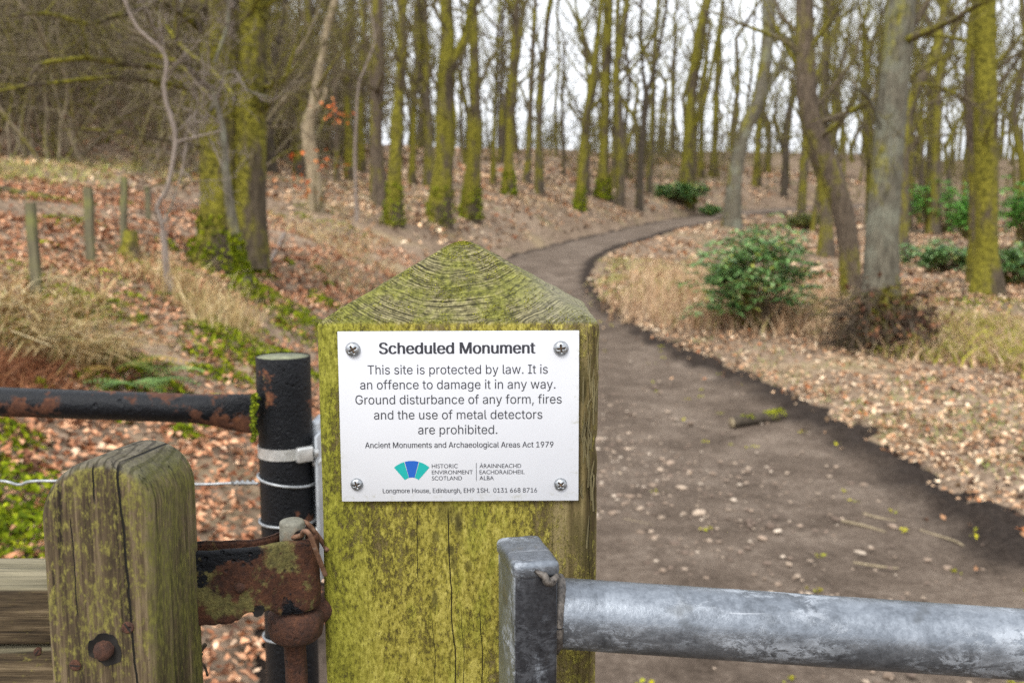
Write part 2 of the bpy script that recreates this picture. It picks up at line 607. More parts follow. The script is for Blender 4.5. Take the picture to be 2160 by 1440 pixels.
def scatter_grass():
    rng = np.random.default_rng(5)
    parts = []

    def clump(px, py, n, rad, h, cols=STRAW, w=(4, 4, 2, 2, 1), lean=0.7, wid=0.006, dirv=None, flat=1.0):
        c = G(px, py)
        a = rng.uniform(0, 2 * np.pi, n); r = rad * np.sqrt(rng.uniform(0, 1, n))
        x = c.x + r * np.cos(a); y = c.y + r * np.sin(a) * flat
        z = terrain(x, y) - 0.01
        parts.append(blades(np.stack([x, y, z], -1), h * rng.uniform(0.5, 1.15, n), rng, lean, np.full(n, wid),
                            palette(n, rng, cols, w), None if dirv is None else np.array(dirv)))
    clump(70, 720, 420, 0.42, 0.34, lean=1.6, wid=0.013, dirv=(0.8, -0.7, 0))
    clump(140, 750, 200, 0.25, 0.30, lean=1.6, wid=0.012, dirv=(0.7, -0.6, 0))
    clump(20, 640, 380, 0.5, 0.24, lean=1.3, wid=0.009)
    clump(440, 650, 350, 0.30, 0.28)
    clump(470, 690, 250, 0.22, 0.25)
    clump(330, 590, 200, 0.25, 0.25)
    clump(120, 600, 160, 0.4, 0.18, lean=1.2)
    clump(700, 520, 160, 0.45, 0.32, lean=1.2)
    clump(735, 600, 130, 0.4, 0.28, lean=1.2)
    clump(640, 470, 130, 0.6, 0.3, lean=1.2)
    clump(780, 560, 130, 0.4, 0.28, lean=1.2)
    GREENISH = [(150, 160, 70), (120, 136, 56), (196, 180, 120), (170, 150, 100)]
    for px in range(-120, 520, 40):                       # pale grass along the brow of the left bank
        clump(px + rng.uniform(-15, 15), 368 + rng.uniform(-14, 22), 110, 0.8, 0.26, GREENISH, (2, 2, 3, 3), lean=1.1, wid=0.010)
    for k in range(70):                                   # tufts over the middle slope
        px = rng.uniform(600, 1480); py = rng.uniform(330, 500)
        if py > 470 - 0.05 * (px - 900) and px > 1000: continue
        clump(px, py, 40, 0.5, 0.20, lean=1.2, wid=0.012)
    BROWN = [(120, 74, 46), (92, 54, 34), (150, 104, 68)]
    clump(50, 800, 500, 0.22, 0.16, BROWN, (3, 3, 2), lean=1.2)
    clump(20, 830, 400, 0.2, 0.15, BROWN, (3, 3, 2), lean=1.2)
    clump(120, 870, 260, 0.2, 0.10, BROWN, (3, 3, 2), lean=1.3)
    # dry stalks on the right of the track
    DRY = [(186, 156, 124), (166, 132, 100), (206, 180, 146), (134, 106, 80), (146, 138, 80)]
    for k in range(170):
        px = rng.uniform(1330, 2300)
        lo = 560 + max(0, (px - 1330)) * 0.16; hi = 690 + max(0, px - 1500) * 0.15
        py = rng.uniform(min(lo, hi - 20), hi)
        gre = px > 1930
        clump(px, py, 60, 0.34, 0.30 if px < 1960 else 0.24, DRY if not gre else DRY + [(156, 150, 50), (124, 128, 44)],
              (4, 4, 3, 2, 1) if not gre else (3, 3, 2, 2, 2, 4, 3), lean=0.6 if not gre else 1.1, wid=0.011)
    for k in range(90):                                   # short turf by the inner bend
        px = rng.uniform(1275, 1480); py = rng.uniform(545, 640)
        clump(px, py, 40, 0.3, 0.10, GREENISH, (2, 2, 3, 2), wid=0.008)
    for k in range(150):                                  # green shoots through the litter verge
        px = rng.uniform(1350, 2200); py = 690 + (px - 1350) * 0.17 + rng.uniform(0, 190)
        c = G(px, py)
        if track_u(np.array([c.x]), np.array([c.y]))[0] > -0.05: continue
        clump(px, py, 14, 0.10, 0.06, [(110, 132, 60), (140, 150, 70)], (1, 1), wid=0.006)
    v, q, c = join(parts)
    o = link('dry_grass', np_mesh('dry_grass', v, q, m=MAT_BLADE, smooth=False, colors=c))
    tag(o, 'straw coloured winter grass growing on banks and verge', 'grass', kind='stuff')
    # moss
    parts = []
    MOSS = [(124, 136, 22), (96, 110, 18), (152, 158, 36), (72, 86, 18)]

    def moss(px, py, n, rad, flat=1.0):
        c = G(px, py)
        a = rng.uniform(0, 2 * np.pi, n); r = rad * np.sqrt(rng.uniform(0, 1, n))
        x = c.x + r * np.cos(a); y = c.y + r * np.sin(a) * flat
        k = track_u(x, y) < 0.03
        x, y = x[k], y[k]
        z = terrain(x, y) + 0.05 * np.exp(-((x - c.x) ** 2 + (y - c.y) ** 2) / (rad * rad * 0.4)) - 0.01
        v, q = leaves(np.stack([x, y, z], -1), rng.uniform(0.015, 0.035, len(x)), rng, 0.8, 0.4)
        parts.append((v, q, np.repeat(palette(len(x), rng, MOSS, (3, 3, 2, 2)), 6, 0)))
    for px, py, nn, rad in [(630, 680, 900, .35), (505, 720, 800, .3), (20, 1060, 1500, .3), (60, 1130, 900, .22), (350, 825, 500, .12),
                            (610, 650, 500, .3), (170, 640, 400, .25), (130, 620, 300, .2), (20, 410, 600, .7), (110, 425, 500, .5),
                            (130, 465, 500, .4), (520, 600, 1400, .32), (530, 570, 900, .25), (470, 560, 700, .3), (440, 520, 500, .25), (470, 520, 600, .35), (660, 440, 300, .3), (715, 480, 300, .4),
                            (560, 770, 300, .14), (440, 790, 300, .12), (390, 920, 260, .09), (430, 700, 200, .15), (10, 915, 400, .15),
                            (620, 760, 300, .14), (690, 640, 300, .2), (1880, 660, 260, .2), (2000, 640, 400, .5), (2100, 640, 500, .6),
                            (2040, 700, 300, .3), (1570, 470, 250, .4), (30, 700, 240, .15), (240, 880, 160, .08)]:
        moss(px, py, nn, rad)
    for k in range(60):
        moss(rng.uniform(0, 700), rng.uniform(420, 900), 120, rng.uniform(0.06, 0.2))
    v, q, c = join(parts)
    o = link('ground_moss', np_mesh('ground_moss', v, q, m=MAT_MOSSY, smooth=False, colors=c))
    tag(o, 'bright yellow green moss on the leafy banks', 'moss', kind='stuff')
    # small scraps of moss lying on the track
    N = 260
    x = rng.uniform(-0.6, 2.1, N); y = rng.uniform(2.2, 11, N)
    k = track_u(x, y) > 0.1
    k &= rng.uniform(0, 1, N) < 0.12 + sstep(0.6, 1.8, x)
    x, y = x[k], y[k]
    pos = np.repeat(np.stack([x, y, base_z(y) + 0.016], -1), 5, 0) + rng.normal(0, 0.012, (len(x) * 5, 3)) * np.array([1, 1, 0.2])
    v, q = leaves(pos, rng.uniform(0.012, 0.026, len(pos)), rng, 0.4)
    o = link('moss_scraps', np_mesh('moss_scraps', v, q, m=MAT_MOSSY, smooth=False,
                                    colors=np.repeat(palette(len(pos), rng, [(176, 168, 40), (140, 140, 40)], (1, 1)), 6, 0)))
    tag(o, 'yellow green moss scraps scattered over the track', 'moss', kind='stuff')


scatter_grass()


# ------------------------------------------------------------------ stones and litter on the track
def scatter_stones():
    rng = np.random.default_rng(3)
    N = 20000
    x = rng.uniform(-0.65, 1.9, N); y = 2.0 + 10 * rng.uniform(0, 1, N) ** 1.4
    d = track_u(x, y)
    dens = np.exp(-((x - 0.72) / 0.55) ** 2) * sstep(0.30, 0.62, fbm(x * 1.6, y * 1.1, 31)) * sstep(8.5, 5.2, y)
    k = (d > 0.12) & (rng.uniform(0, 1, N) < dens * 0.55 + 0.01)
    x, y = x[k], y[k]
    n = len(x)
    bm = bmesh.new(); bmesh.ops.create_icosphere(bm, subdivisions=1, radius=1)
    bv = np.array([v.co[:] for v in bm.verts]); bf = np.array([[v.index for v in f.verts] for f in bm.faces]); bm.free()
    s = np.exp(rng.normal(-5.0, 0.55, n)); s = np.clip(s, 0.0035, 0.026)
    V = bv[None] * (1 + rng.normal(0, 0.14, (n, len(bv), 1)))
    V = V * np.stack([s * rng.uniform(0.8, 1.5, n), s * rng.uniform(0.7, 1.2, n), s * rng.uniform(0.3, 0.6, n)], -1)[:, None]
    a = rng.uniform(0, 6.3, n); c_, s_ = np.cos(a)[:, None], np.sin(a)[:, None]
    V = np.stack([V[..., 0] * c_ - V[..., 1] * s_, V[..., 0] * s_ + V[..., 1] * c_, V[..., 2]], -1)
    V += np.stack([x, y, base_z(y) + 0.009], -1)[:, None]
    F = (np.arange(n) * len(bv))[:, None, None] + bf[None]
    colr = palette(n, rng, [(160, 142, 124), (136, 118, 102), (184, 168, 150), (112, 96, 84)], (3, 4, 1.0, 3), 0.14)
    o = link('track_gravel', np_mesh('track_gravel', V.reshape(-1, 3), None, F.reshape(-1, 3), MAT_BLADE, False,
                                     colors=np.repeat(colr, len(bv), 0)))
    tag(o, 'pale stones trodden into the brown track', 'gravel', kind='stuff')


scatter_stones()


# ------------------------------------------------------------------ tubes
def resample(pts, rad, step):
    """Catmull-Rom through pts with radii"""
    p = np.column_stack([np.array(pts, float), np.array(rad, float)])
    p = np.vstack([2 * p[0] - p[1], p, 2 * p[-1] - p[-2]])
    out = []
    for i in range(1, len(p) - 2):
        L = np.linalg.norm(p[i + 1, :3] - p[i, :3])
        k = max(2, int(L / step))
        for j in range(k):
            t = j / k
            a, b, c, d = p[i - 1], p[i], p[i + 1], p[i + 2]
            q = 0.5 * (2 * b + (c - a) * t + (2 * a - 5 * b + 4 * c - d) * t * t + (3 * b - a - 3 * c + d) * t ** 3)
            q[3] = b[3] * (1 - t) + c[3] * t
            out.append(q)
    out.append(p[-2])
    out = np.array(out)
    return out[:, :3], np.maximum(out[:, 3], 0.0008)


class Tubes:
    """collects tubes; groups them by point count for quick building"""
    def __init__(self): self.v, self.q, self.n = [], [], 0

    def add(self, pts, rad, sides=6, lump=0.0, seed=0, cap=False):
        pts = np.asarray(pts, float); rad = np.asarray(rad, float)
        n = len(pts)
        T = np.gradient(pts, axis=0)
        T /= np.linalg.norm(T, axis=1)[:, None] + 1e-12
        ref = np.array([0.31, 0.95, 0.05]) if abs(T[:, 2]).mean() > 0.5 else np.array([0.05, 0.1, 1.0])
        A = np.cross(T, ref); A /= np.linalg.norm(A, axis=1)[:, None] + 1e-12
        B = np.cross(T, A)
        an = np.arange(sides) * 2 * np.pi / sides
        rr = rad[:, None] * np.ones(sides)
        if lump:
            k = np.arange(n)[:, None] * 0.35
            rr = rr * (1 + lump * 2 * (fbm(np.cos(an)[None] * 1.3 + k * 0.9 + seed * 7.7, np.sin(an)[None] * 1.3 + k * 0.3 + seed, 2, 3) - 0.5))
        V = pts[:, None] + rr[..., None] * (np.cos(an)[None, :, None] * A[:, None] + np.sin(an)[None, :, None] * B[:, None])
        i = np.arange(n * sides).reshape(n, sides) + self.n
        j = np.roll(i, -1, 1)
        self.q.append(np.stack([i[:-1], j[:-1], j[1:], i[1:]], -1).reshape(-1, 4))
        self.v.append(V.reshape(-1, 3))
        self.n += n * sides
        if cap:
            for end in (0, n - 1):
                c = pts[end]
                self.v.append(np.array([c])); ci = self.n; self.n += 1
                ring = i[end]
                self.q.append(np.stack([ring, np.roll(ring, -1), np.full(sides, ci), np.full(sides, ci)], -1))

    def mesh(self, name, m):
        q = np.concatenate(self.q)
        deg = q[:, 2] == q[:, 3]
        return np_mesh(name, np.concatenate(self.v), q[~deg], q[deg][:, :3] if deg.any() else None, m)


# ------------------------------------------------------------------ bark
def bark(name, dark, light, moss, lichen=0.0):
    n = NT(name)
    v = n.map((1, 1, 0.22))
    fine = n.noise(38, 6, 0.7, vec=v)
    patch = n.noise(2.2, 5, 0.65)
    c = n.ramp(fine, [(0.32, dark), (0.68, light)])
    mm = n.noise(3.0, 5, 0.7, vec=n.map((1, 1, 0.4), loc=(3, 1, 0)))
    mm = n.math('ADD', mm, n.math('MULTIPLY', n.xyz(n.normal())[0], -0.06))
    mf = n.mask(mm, 0.62 - 0.3 * moss, 0.76 - 0.3 * moss)
    mc = n.ramp(n.noise(26, 4, 0.7), [(0.34, (0.032, 0.031, 0.004)), (0.64, (0.275, 0.245, 0.030))])
    c = n.mix(n.math('MULTIPLY', mf, 0.93), c, mc)
    if lichen:
        c = n.mix(n.math('MULTIPLY', n.mask(patch, 0.48, 0.62), lichen), c, (0.24, 0.25, 0.19, 1))
    n.set(Base_Color=c, Roughness=0.95)
    n.b.inputs['Specular IOR Level'].default_value = 0.15
    n.set(Normal=n.bump(fine, 0.9, 0.02))
    return n.m


BARK = {
    'mossy': bark('mossy_bark', (0.028, 0.022, 0.015), (0.13, 0.10, 0.065), 0.78),
    'mid': bark('half_mossy_bark', (0.032, 0.025, 0.018), (0.15, 0.12, 0.085), 0.58),
    'brown': bark('brown_bark', (0.04, 0.03, 0.022), (0.17, 0.13, 0.092), 0.42),
    'grey': bark('grey_bark', (0.05, 0.044, 0.032), (0.19, 0.17, 0.125), 0.32, 0.45),
    'pale': bark('pale_bark', (0.16, 0.125, 0.08), (0.42, 0.34, 0.22), 0.15),
    'dark': bark('dark_bark', (0.03, 0.024, 0.018), (0.10, 0.08, 0.058), 0.2),
    'twig': bark('twig_bark', (0.045, 0.034, 0.022), (0.19, 0.15, 0.10), 0.55),
    'brush': bark('brush_bark', (0.075, 0.06, 0.04), (0.36, 0.29, 0.195), 0.5),
    'greytwig': bark('grey_twig_bark', (0.15, 0.12, 0.10), (0.34, 0.28, 0.235), 0.05),
}


def norm(v): return v / (np.linalg.norm(v) + 1e-12)


def branch(tw, start, d, L, r0, level, rng, up=0.15, wig=0.22, kids=5, sides=4, minr=0.0016, kidlen=(0.3, 0.6)):
    n = max(4, int(4 + L * 1.6)) if level == 0 else 4
    pts = [start]
    p = start.copy(); d = norm(d)
    for k in range(n):
        d = norm(d + rng.normal(0, wig, 3) + np.array([0, 0, up]))
        p = p + d * L / n
        pts.append(p.copy())
    pts = np.array(pts)
    rad = np.linspace(r0, max(r0 * 0.25, minr), len(pts))
    tw.add(pts, rad, sides)
    if level >= 2 or kids <= 0: return
    for k in range(kids):
        t = rng.uniform(0.25, 1.0)
        i = min(int(t * n), n - 1)
        q = pts[i] + (pts[i + 1] - pts[i]) * (t * n - i)
        ax = norm(pts[i + 1] - pts[i])
        side = norm(np.cross(ax, rng.normal(0, 1, 3)))
        dd = norm(ax * rng.uniform(0.3, 0.9) + side)
        branch(tw, q, dd, L * rng.uniform(*kidlen), max(rad[i] * 0.55, minr), level + 1, rng, up * 0.7, wig,
               max(2, int(kids * 0.6)), 3, minr, kidlen)


TREE_LOG = []


def tree(label, pts, kind='mossy', limbs=(), H=11, seed=1, d=None, twigs=22, twig_len=1.4, low=1.6, group='trees of the wood',
         name='tree', cat='tree', flare=1.35, twig_mat='twig', lump=0.16, up=0.16, kids=5, extra=(), top=True, dy=0.0, moss_foot=0, moss_h=0.5):
    """pts: photo column, row and width in photo pixels from the foot upwards"""
    rng = np.random.default_rng(seed)
    px, py, w = pts[0]
    if d is None:
        b = G(px, py)
        Y = b.y
    else:
        Y = d
        b = P(px, py, Y)
    TREE_LOG.append((label[:40], round(Y, 1), round(b.x, 1)))
    W = [P(x, y, Y + dy * i) for i, (x, y, _) in enumerate(pts)]
    r = [max(q[2], 3) / 2 * (Y + dy * i) / FPX for i, q in enumerate(pts)]
    gz = ground_at(W[0].x, W[0].y)
    root = Vector((W[0].x, W[0].y, gz))
    r[0] *= flare if d is None else 1.0
    W.insert(0, Vector((W[0].x - 0.1 * (W[1].x - W[0].x) * 0, W[0].y, min(gz, W[0].z) - 0.25)))
    r.insert(0, r[0] * 1.12)
    last = W[-1]
    if top and H > last.z - gz + 0.5:                     # above the picture's upper edge
        dirx = np.clip((W[-1].x - W[-2].x) / max(0.2, W[-1].z - W[-2].z), -0.12, 0.12)
        z0 = last.z
        steps = 4
        for k in range(1, steps + 1):
            z = z0 + (gz + H - z0) * k / steps
            W.append(Vector((last.x + dirx * (z - z0) + rng.normal(0, 0.12), last.y + rng.normal(0, 0.12), z)))
            r.append(r[len(pts)] * (1 - 0.8 * k / steps))
    t = thing(name, label, cat, root, group)
    off = np.array(root)
    T = Tubes()
    A = [np.array(v) - off for v in W]
    p2, r2 = resample(A, r, 0.22)
    T.add(p2, r2, 14, lump, seed, cap=False)
    tw = Tubes()
    limb_lines = []
    for L in list(limbs) + list(extra):
        yo = L[0][3] if len(L[0]) > 3 else 0.0
        lw = [P(x, y, Y + yo * k / max(1, len(L) - 1)) for k, (x, y, *_) in enumerate(L)]
        lr = [q[2] / 2 * Y / FPX for q in L]
        lp, lr2 = resample([np.array(v) - off for v in lw], lr, 0.15)
        T.add(lp, lr2, 8, 0.12, seed + 3)
        limb_lines.append((lp, lr2))
    link('trunk', T.mesh('trunk', BARK[kind]), t)
    hs = p2[:, 2]
    for k in range(twigs):
        zt = low + (hs.max() * 0.98 - low) * rng.uniform(0, 1) ** 1.35
        i = int(np.argmin(abs(hs - zt)))
        a = rng.uniform(0, 2 * np.pi)
        dirv = np.array([math.cos(a), math.sin(a), rng.uniform(0.25, 1.1)])
        L = twig_len * rng.uniform(0.5, 1.3)
        branch(tw, p2[i], dirv, L, min(r2[i] * 0.42, 0.016 + 0.011 * L), 0, rng, up, 0.2, kids)
    for lp, lr2 in limb_lines:
        for k in range(5):
            i = rng.integers(len(lp) // 3, len(lp))
            branch(tw, lp[i], rng.normal(0, 1, 3) + np.array([0, 0, 0.5]), twig_len * 0.6 * rng.uniform(0.5, 1.2),
                   lr2[i] * 0.5, 0, rng, up, 0.22, kids)
    if moss_foot:
        f = rng.uniform(0, 1, moss_foot) ** 1.5
        zt = f * moss_h
        ii = np.argmin(np.abs(hs[None, :] - zt[:, None]), axis=1)
        an = rng.uniform(0, 2 * np.pi, moss_foot)
        rr = r2[ii] * (1.03 + 0.25 * rng.uniform(0, 1, moss_foot) * (1 - f))
        pos = np.column_stack([p2[ii, 0] + rr * np.cos(an), p2[ii, 1] + rr * np.sin(an), zt])
        v, q = leaves(pos, rng.uniform(0.03, 0.06, moss_foot) * max(1, Y / 14), rng, 0.9, 0.4)
        mo = link('moss', np_mesh('moss', v, q, m=MAT_MOSSY, smooth=False,
                                  colors=np.repeat(palette(moss_foot, rng, [(118, 128, 22), (92, 104, 18), (142, 146, 34)], (3, 3, 1)), 6, 0)), t)
        mo['kind'] = 'stuff'
    if tw.n:
        link('crown', tw.mesh('crown', BARK[twig_mat]), t)
    return t


# ------------------------------------------------------------------ trees one can tell apart
tree('massive mossy twin stemmed tree on the left bank with long side branches',
     [(464, 575, 98), (462, 480, 82), (464, 350, 78), (466, 200, 80), (468, 100, 80), (470, 0, 84)], 'mossy',
     limbs=[[(530, 565, 84), (529, 470, 68), (528, 350, 64), (530, 200, 62), (532, 100, 60), (536, -40, 56), (548, -300, 46)],
            [(440, 75, 20, -.6), (410, 50, 16), (377, 24, 14), (327, -2, 11), (250, -40, 8)],
            [(430, 20, 16, -.8), (310, 14, 12), (270, 28, 11), (233, 37, 10), (193, 52, 10), (150, 42, 9), (95, 28, 7), (20, 34, 5)],
            [(440, 155, 14, -.8), (380, 148, 11), (333, 143, 10), (250, 133, 11), (187, 123, 11), (130, 128, 9), (83, 137, 8), (57, 172, 5)],
            [(438, 190, 13, -.9), (333, 174, 9), (260, 164, 9), (190, 166, 8), (133, 173, 7), (60, 180, 6), (-20, 196, 5)],
            [(310, 0, 6, -1.2), (340, 40, 8), (380, 95, 9), (423, 130, 8), (460, 160, 8), (494, 205, 6)],
            [(232, 38, 5, -.9), (250, 75, 7), (282, 105, 8), (330, 118, 7), (373, 130, 7), (405, 165, 8), (440, 200, 9)],
            [(440, 310, 7, -.8), (370, 300, 5), (300, 287, 5), (190, 272, 4), (120, 276, 3)],
            [(440, 345, 6, -.8), (380, 375, 4), (330, 390, 3), (280, 410, 2)],
            [(560, 185, 10, -.3), (575, 180, 6), (580, 165, 4)]],
     H=9, seed=2, moss_foot=700, moss_h=0.45, twigs=40, twig_len=1.2, low=0.8, kids=7, twig_mat='twig', group=None, lump=0.22)
tree('slim pale sapling with a bright mossy foot against the massive tree',
     [(521, 628, 40), (515, 580, 30), (507, 545, 22), (495, 495, 21), (482, 410, 19), (474, 333, 14), (470, 268, 12), (455, 215, 9), (446, 185, 6)],
     'grey', moss_foot=900, moss_h=0.42, limbs=[[(455, 215, 8), (442, 235, 6), (470, 160, 6), (500, 155, 6), (520, 190, 5), (565, 205, 4)],
                    [(453, 132, 7), (468, 90, 7), (480, 50, 7), (483, -10, 6)]],
     H=1, seed=4, twigs=5, twig_len=0.5, low=0.5, top=False, twig_mat='greytwig', group=None)
tree('thin crooked grey sapling between short fence posts and massive tree',
     [(357, 622, 24), (352, 575, 16), (347, 520, 12), (339, 460, 9), (330, 440, 8), (340, 418, 9), (353, 398, 9), (363, 350, 8), (370, 300, 8), (366, 266, 10),
      (353, 226, 9), (345, 178, 8), (353, 133, 7), (333, 97, 7), (290, 60, 7), (263, 0, 6), (250, -60, 5)],
     'greytwig', H=1, seed=5, twigs=11, twig_len=0.5, low=0.3, top=False, twig_mat='greytwig', group=None, name='sapling', cat='sapling',
     limbs=[[(345, 470, 7), (360, 440, 6), (372, 400, 5), (385, 360, 5), (392, 300, 4)], [(370, 300, 5), (410, 290, 4), (470, 275, 3)]])
tree('pale tan crooked tree with orange leaved shoots beside it',
     [(668, 445, 27), (660, 350, 28), (648, 268, 26), (660, 227, 20), (673, 150, 17), (683, 93, 15), (693, 43, 14), (707, 0, 12)], 'pale',
     limbs=[[(660, 232, 14), (672, 225, 12), (684, 205, 10), (688, 185, 8)]], H=8, seed=6, twigs=16, twig_len=1.0)
tree('brown trunk with a mossy edge left of the bulging mossy stump trunk',
     [(800, 432, 29), (793, 300, 27), (798, 167, 27), (796, 60, 25), (797, 0, 24)], 'brown', H=12, seed=7,
     limbs=[[(786, 190, 9), (776, 120, 9), (765, 40, 8), (757, -30, 7)]])
tree('mossy trunk with a swollen moss cushion where it narrows',
     [(830, 474, 34), (833, 367, 29), (837, 300, 28), (838, 250, 30), (840, 225, 21), (843, 200, 20), (848, 0, 18)], 'mossy', H=12, seed=8, moss_foot=350, moss_h=0.6)
tree('thick mossy forked trunk standing straight above the pointed gate post',
     [(927, 470, 44), (937, 333, 36), (937, 250, 36), (937, 167, 34), (943, 100, 30), (940, 0, 26)], 'mossy',
     limbs=[[(944, 150, 22), (962, 115, 18), (978, 80, 15), (990, 33, 14), (998, -30, 12)], [(955, 330, 8), (960, 260, 9), (955, 200, 8), (963, 120, 6)]],
     H=12, seed=9, moss_foot=350, moss_h=0.6)
tree('mossy trunk with a knobbly burr just right of the thick forked trunk',
     [(992, 462, 36), (1000, 333, 29), (1003, 262, 33), (1003, 230, 22), (1000, 117, 20), (997, 0, 18)], 'mossy', H=12, seed=10, moss_foot=350, moss_h=0.6)
tree('slim mossy straight trunk right of the knobbly burr trunk',
     [(1073, 411, 21), (1074, 300, 17), (1078, 200, 16), (1090, 0, 13)], 'mossy', H=12, seed=11, moss_foot=350, moss_h=0.6)
tree('thin trunk with a kinked mossy foot, left of a slightly thicker straight one',
     [(1110, 388, 15), (1117, 300, 12), (1120, 200, 11), (1124, 100, 10), (1130, 0, 8)], 'mid', H=11, seed=12)
tree('slender straight trunk between the kinked thin trunk and the bare sky gap',
     [(1138, 408, 17), (1137, 300, 14), (1141, 200, 13), (1150, 100, 12), (1158, 20, 11)], 'mid', H=12, seed=13)
tree('spindly dark young tree standing alone in the bright sky gap',
     [(1189, 372, 6), (1188, 300, 6), (1186, 240, 6), (1186, 180, 5)], 'dark', H=8, seed=14, twigs=22, twig_len=1.5, low=2.2)
tree('dark mossy leaning trunk just left of the far pair of mossy trunks',
     [(1222, 444, 19), (1228, 350, 17), (1234, 267, 15), (1243, 200, 13), (1255, 120, 12), (1268, 0, 9)], 'mossy', H=11, seed=15, moss_foot=350, moss_h=0.6,
     limbs=[[(1243, 200, 8), (1235, 120, 7), (1225, 60, 6), (1212, 0, 5)]])
tree('stout mossy trunk of the far pair, its foot spreading to the left',
     [(1272, 418, 26), (1274, 330, 21), (1277, 200, 21), (1283, 0, 20)], 'mossy', H=12, seed=16, moss_foot=350, moss_h=0.6)
tree('thinner trunk of the far pair, pressed against the stout mossy one',
     [(1297, 399, 16), (1297, 300, 14), (1300, 200, 12), (1304, 0, 10)], 'mid', H=11, seed=17)
tree('thin dark trunk in the gap right of the far pair',
     [(1318, 335, 8), (1320, 260, 8), (1327, 167, 7), (1318, 80, 6), (1322, 0, 5)], 'dark', H=12, seed=18)
tree('slim dark young tree that splits into a tall V in the sky',
     [(1348, 445, 14), (1352, 333, 13), (1362, 220, 13), (1363, 195, 12), (1356, 150, 7), (1352, 80, 7), (1353, 0, 6)], 'dark',
     limbs=[[(1365, 195, 9), (1376, 160, 8), (1388, 110, 8), (1400, 50, 7), (1408, 0, 6)]], H=9, seed=19, twigs=20)
tree('slim dark trunk on the brow between tall V tree and bushy foot trunk',
     [(1421, 318, 9), (1420, 260, 9), (1421, 180, 8), (1424, 60, 7)], 'dark', H=12, seed=20)
tree('tall mossy trunk rising from a low green bush on the slope',
     [(1447, 428, 30), (1449, 333, 22), (1456, 240, 22), (1462, 170, 22), (1476, 70, 21), (1492, 0, 20)], 'mossy',
     limbs=[[(1460, 275, 12), (1476, 240, 10), (1492, 190, 9), (1506, 120, 8), (1520, 40, 7)]], H=13, seed=21, moss_foot=350, moss_h=0.6)
tree('short looking thin mossy trunk between green bush and leaning grey trunk',
     [(1478, 374, 13), (1479, 300, 10), (1484, 200, 9), (1490, 120, 8)], 'mossy', H=10, seed=22)
tree('mossy trunk with a wide foot, left of the leaning grey trunk',
     [(1505, 372, 20), (1508, 320, 13), (1509, 260, 13), (1514, 150, 12), (1519, 60, 10)], 'mossy', H=11, seed=23)
tree('smooth grey trunk leaning right beside the bend in the track',
     [(1543, 480, 32), (1550, 380, 29), (1560, 320, 28), (1573, 270, 28), (1598, 217, 29), (1614, 133, 27), (1621, 60, 28), (1624, 0, 30)], 'grey',
     limbs=[[(1590, 255, 14), (1606, 225, 11), (1624, 180, 10), (1643, 145, 10), (1660, 115, 10), (1682, 97, 10), (1660, 80, 9), (1640, 68, 8)],
            [(1645, 142, 7), (1665, 147, 6), (1680, 160, 5)]], H=10, seed=24)
tree('mossy thin trunk just right of the leaning grey trunk',
     [(1596, 392, 18), (1598, 330, 13), (1602, 260, 12), (1606, 200, 11), (1610, 120, 10)], 'mossy', H=11, seed=25)
tree('dark forked thin trunk on the far bank above the end of the track',
     [(1653, 415, 13), (1656, 340, 12), (1657, 267, 11), (1668, 210, 8), (1676, 140, 6)], 'dark', limbs=[[(1654, 320, 7), (1640, 285, 5), (1628, 240, 4)]],
     H=10, seed=26)
tree('curved brown trunk with a moss ridge, bent towards the big grey trunk',
     [(1797, 690, 46), (1793, 580, 44), (1784, 480, 44), (1768, 410, 46), (1742, 333, 42), (1716, 262, 38), (1703, 200, 40), (1700, 120, 38), (1697, 0, 36)],
     'brown', d=10.2, H=11, seed=27,
     limbs=[[(1790, 430, 9), (1778, 375, 10), (1755, 325, 10), (1738, 290, 9), (1728, 250, 6)], [(1708, 100, 8), (1735, 70, 7), (1752, 20, 6), (1775, -40, 5)]])
tree('big grey lichen covered trunk with dark leaf filled hollow at its foot',
     [(1872, 740, 120), (1862, 660, 96), (1857, 613, 76), (1860, 513, 68), (1866, 400, 65), (1878, 267, 60), (1890, 133, 57), (1899, 0, 58)],
     'grey', d=7.9, H=10, seed=28, twigs=14, low=2.4,
     limbs=[[(1868, 300, 10, -.5), (1840, 220, 7), (1815, 190, 6), (1795, 185, 4)]])
tree('dark mossy trunk hidden half behind the big grey lichen trunk',
     [(1900, 535, 26), (1904, 430, 23), (1907, 320, 21), (1915, 240, 20), (1935, 180, 20), (1958, 145, 19), (1980, 90, 16), (1994, 0, 16)], 'mid',
     limbs=[[(1910, 315, 9), (1935, 300, 8), (1965, 290, 7), (1990, 285, 5), (2025, 282, 3)]], H=11, seed=29)
tree('slim brown trunk among low laurels right of the big grey trunk',
     [(1968, 495, 24), (1972, 430, 20), (1976, 330, 19), (1977, 250, 17), (1982, 120, 14), (1990, 0, 12)], 'mid', H=10, seed=30)
tree('big mossy banded trunk at the right edge with mossy side branches',
     [(2080, 622, 56), (2082, 540, 46), (2082, 467, 44), (2081, 320, 45), (2079, 200, 44), (2077, 100, 43), (2075, 0, 44)], 'mossy',
     limbs=[[(2064, 110, 10), (2045, 90, 9), (2010, 80, 8), (1960, 72, 7), (1928, 76, 5)], [(2062, 215, 10), (2035, 210, 9), (2010, 195, 8), (1975, 182, 7), (1940, 176, 5)],
            [(2096, 240, 9), (2120, 200, 8), (2150, 150, 7), (2190, 110, 6)]], H=11, seed=31)
tree('smooth brown stem standing close against the big mossy banded trunk',
     [(2054, 600, 26), (2055, 520, 23), (2055, 420, 22), (2048, 300, 20), (2042, 180, 18), (2050, 60, 16)], 'brown', H=9, seed=32)
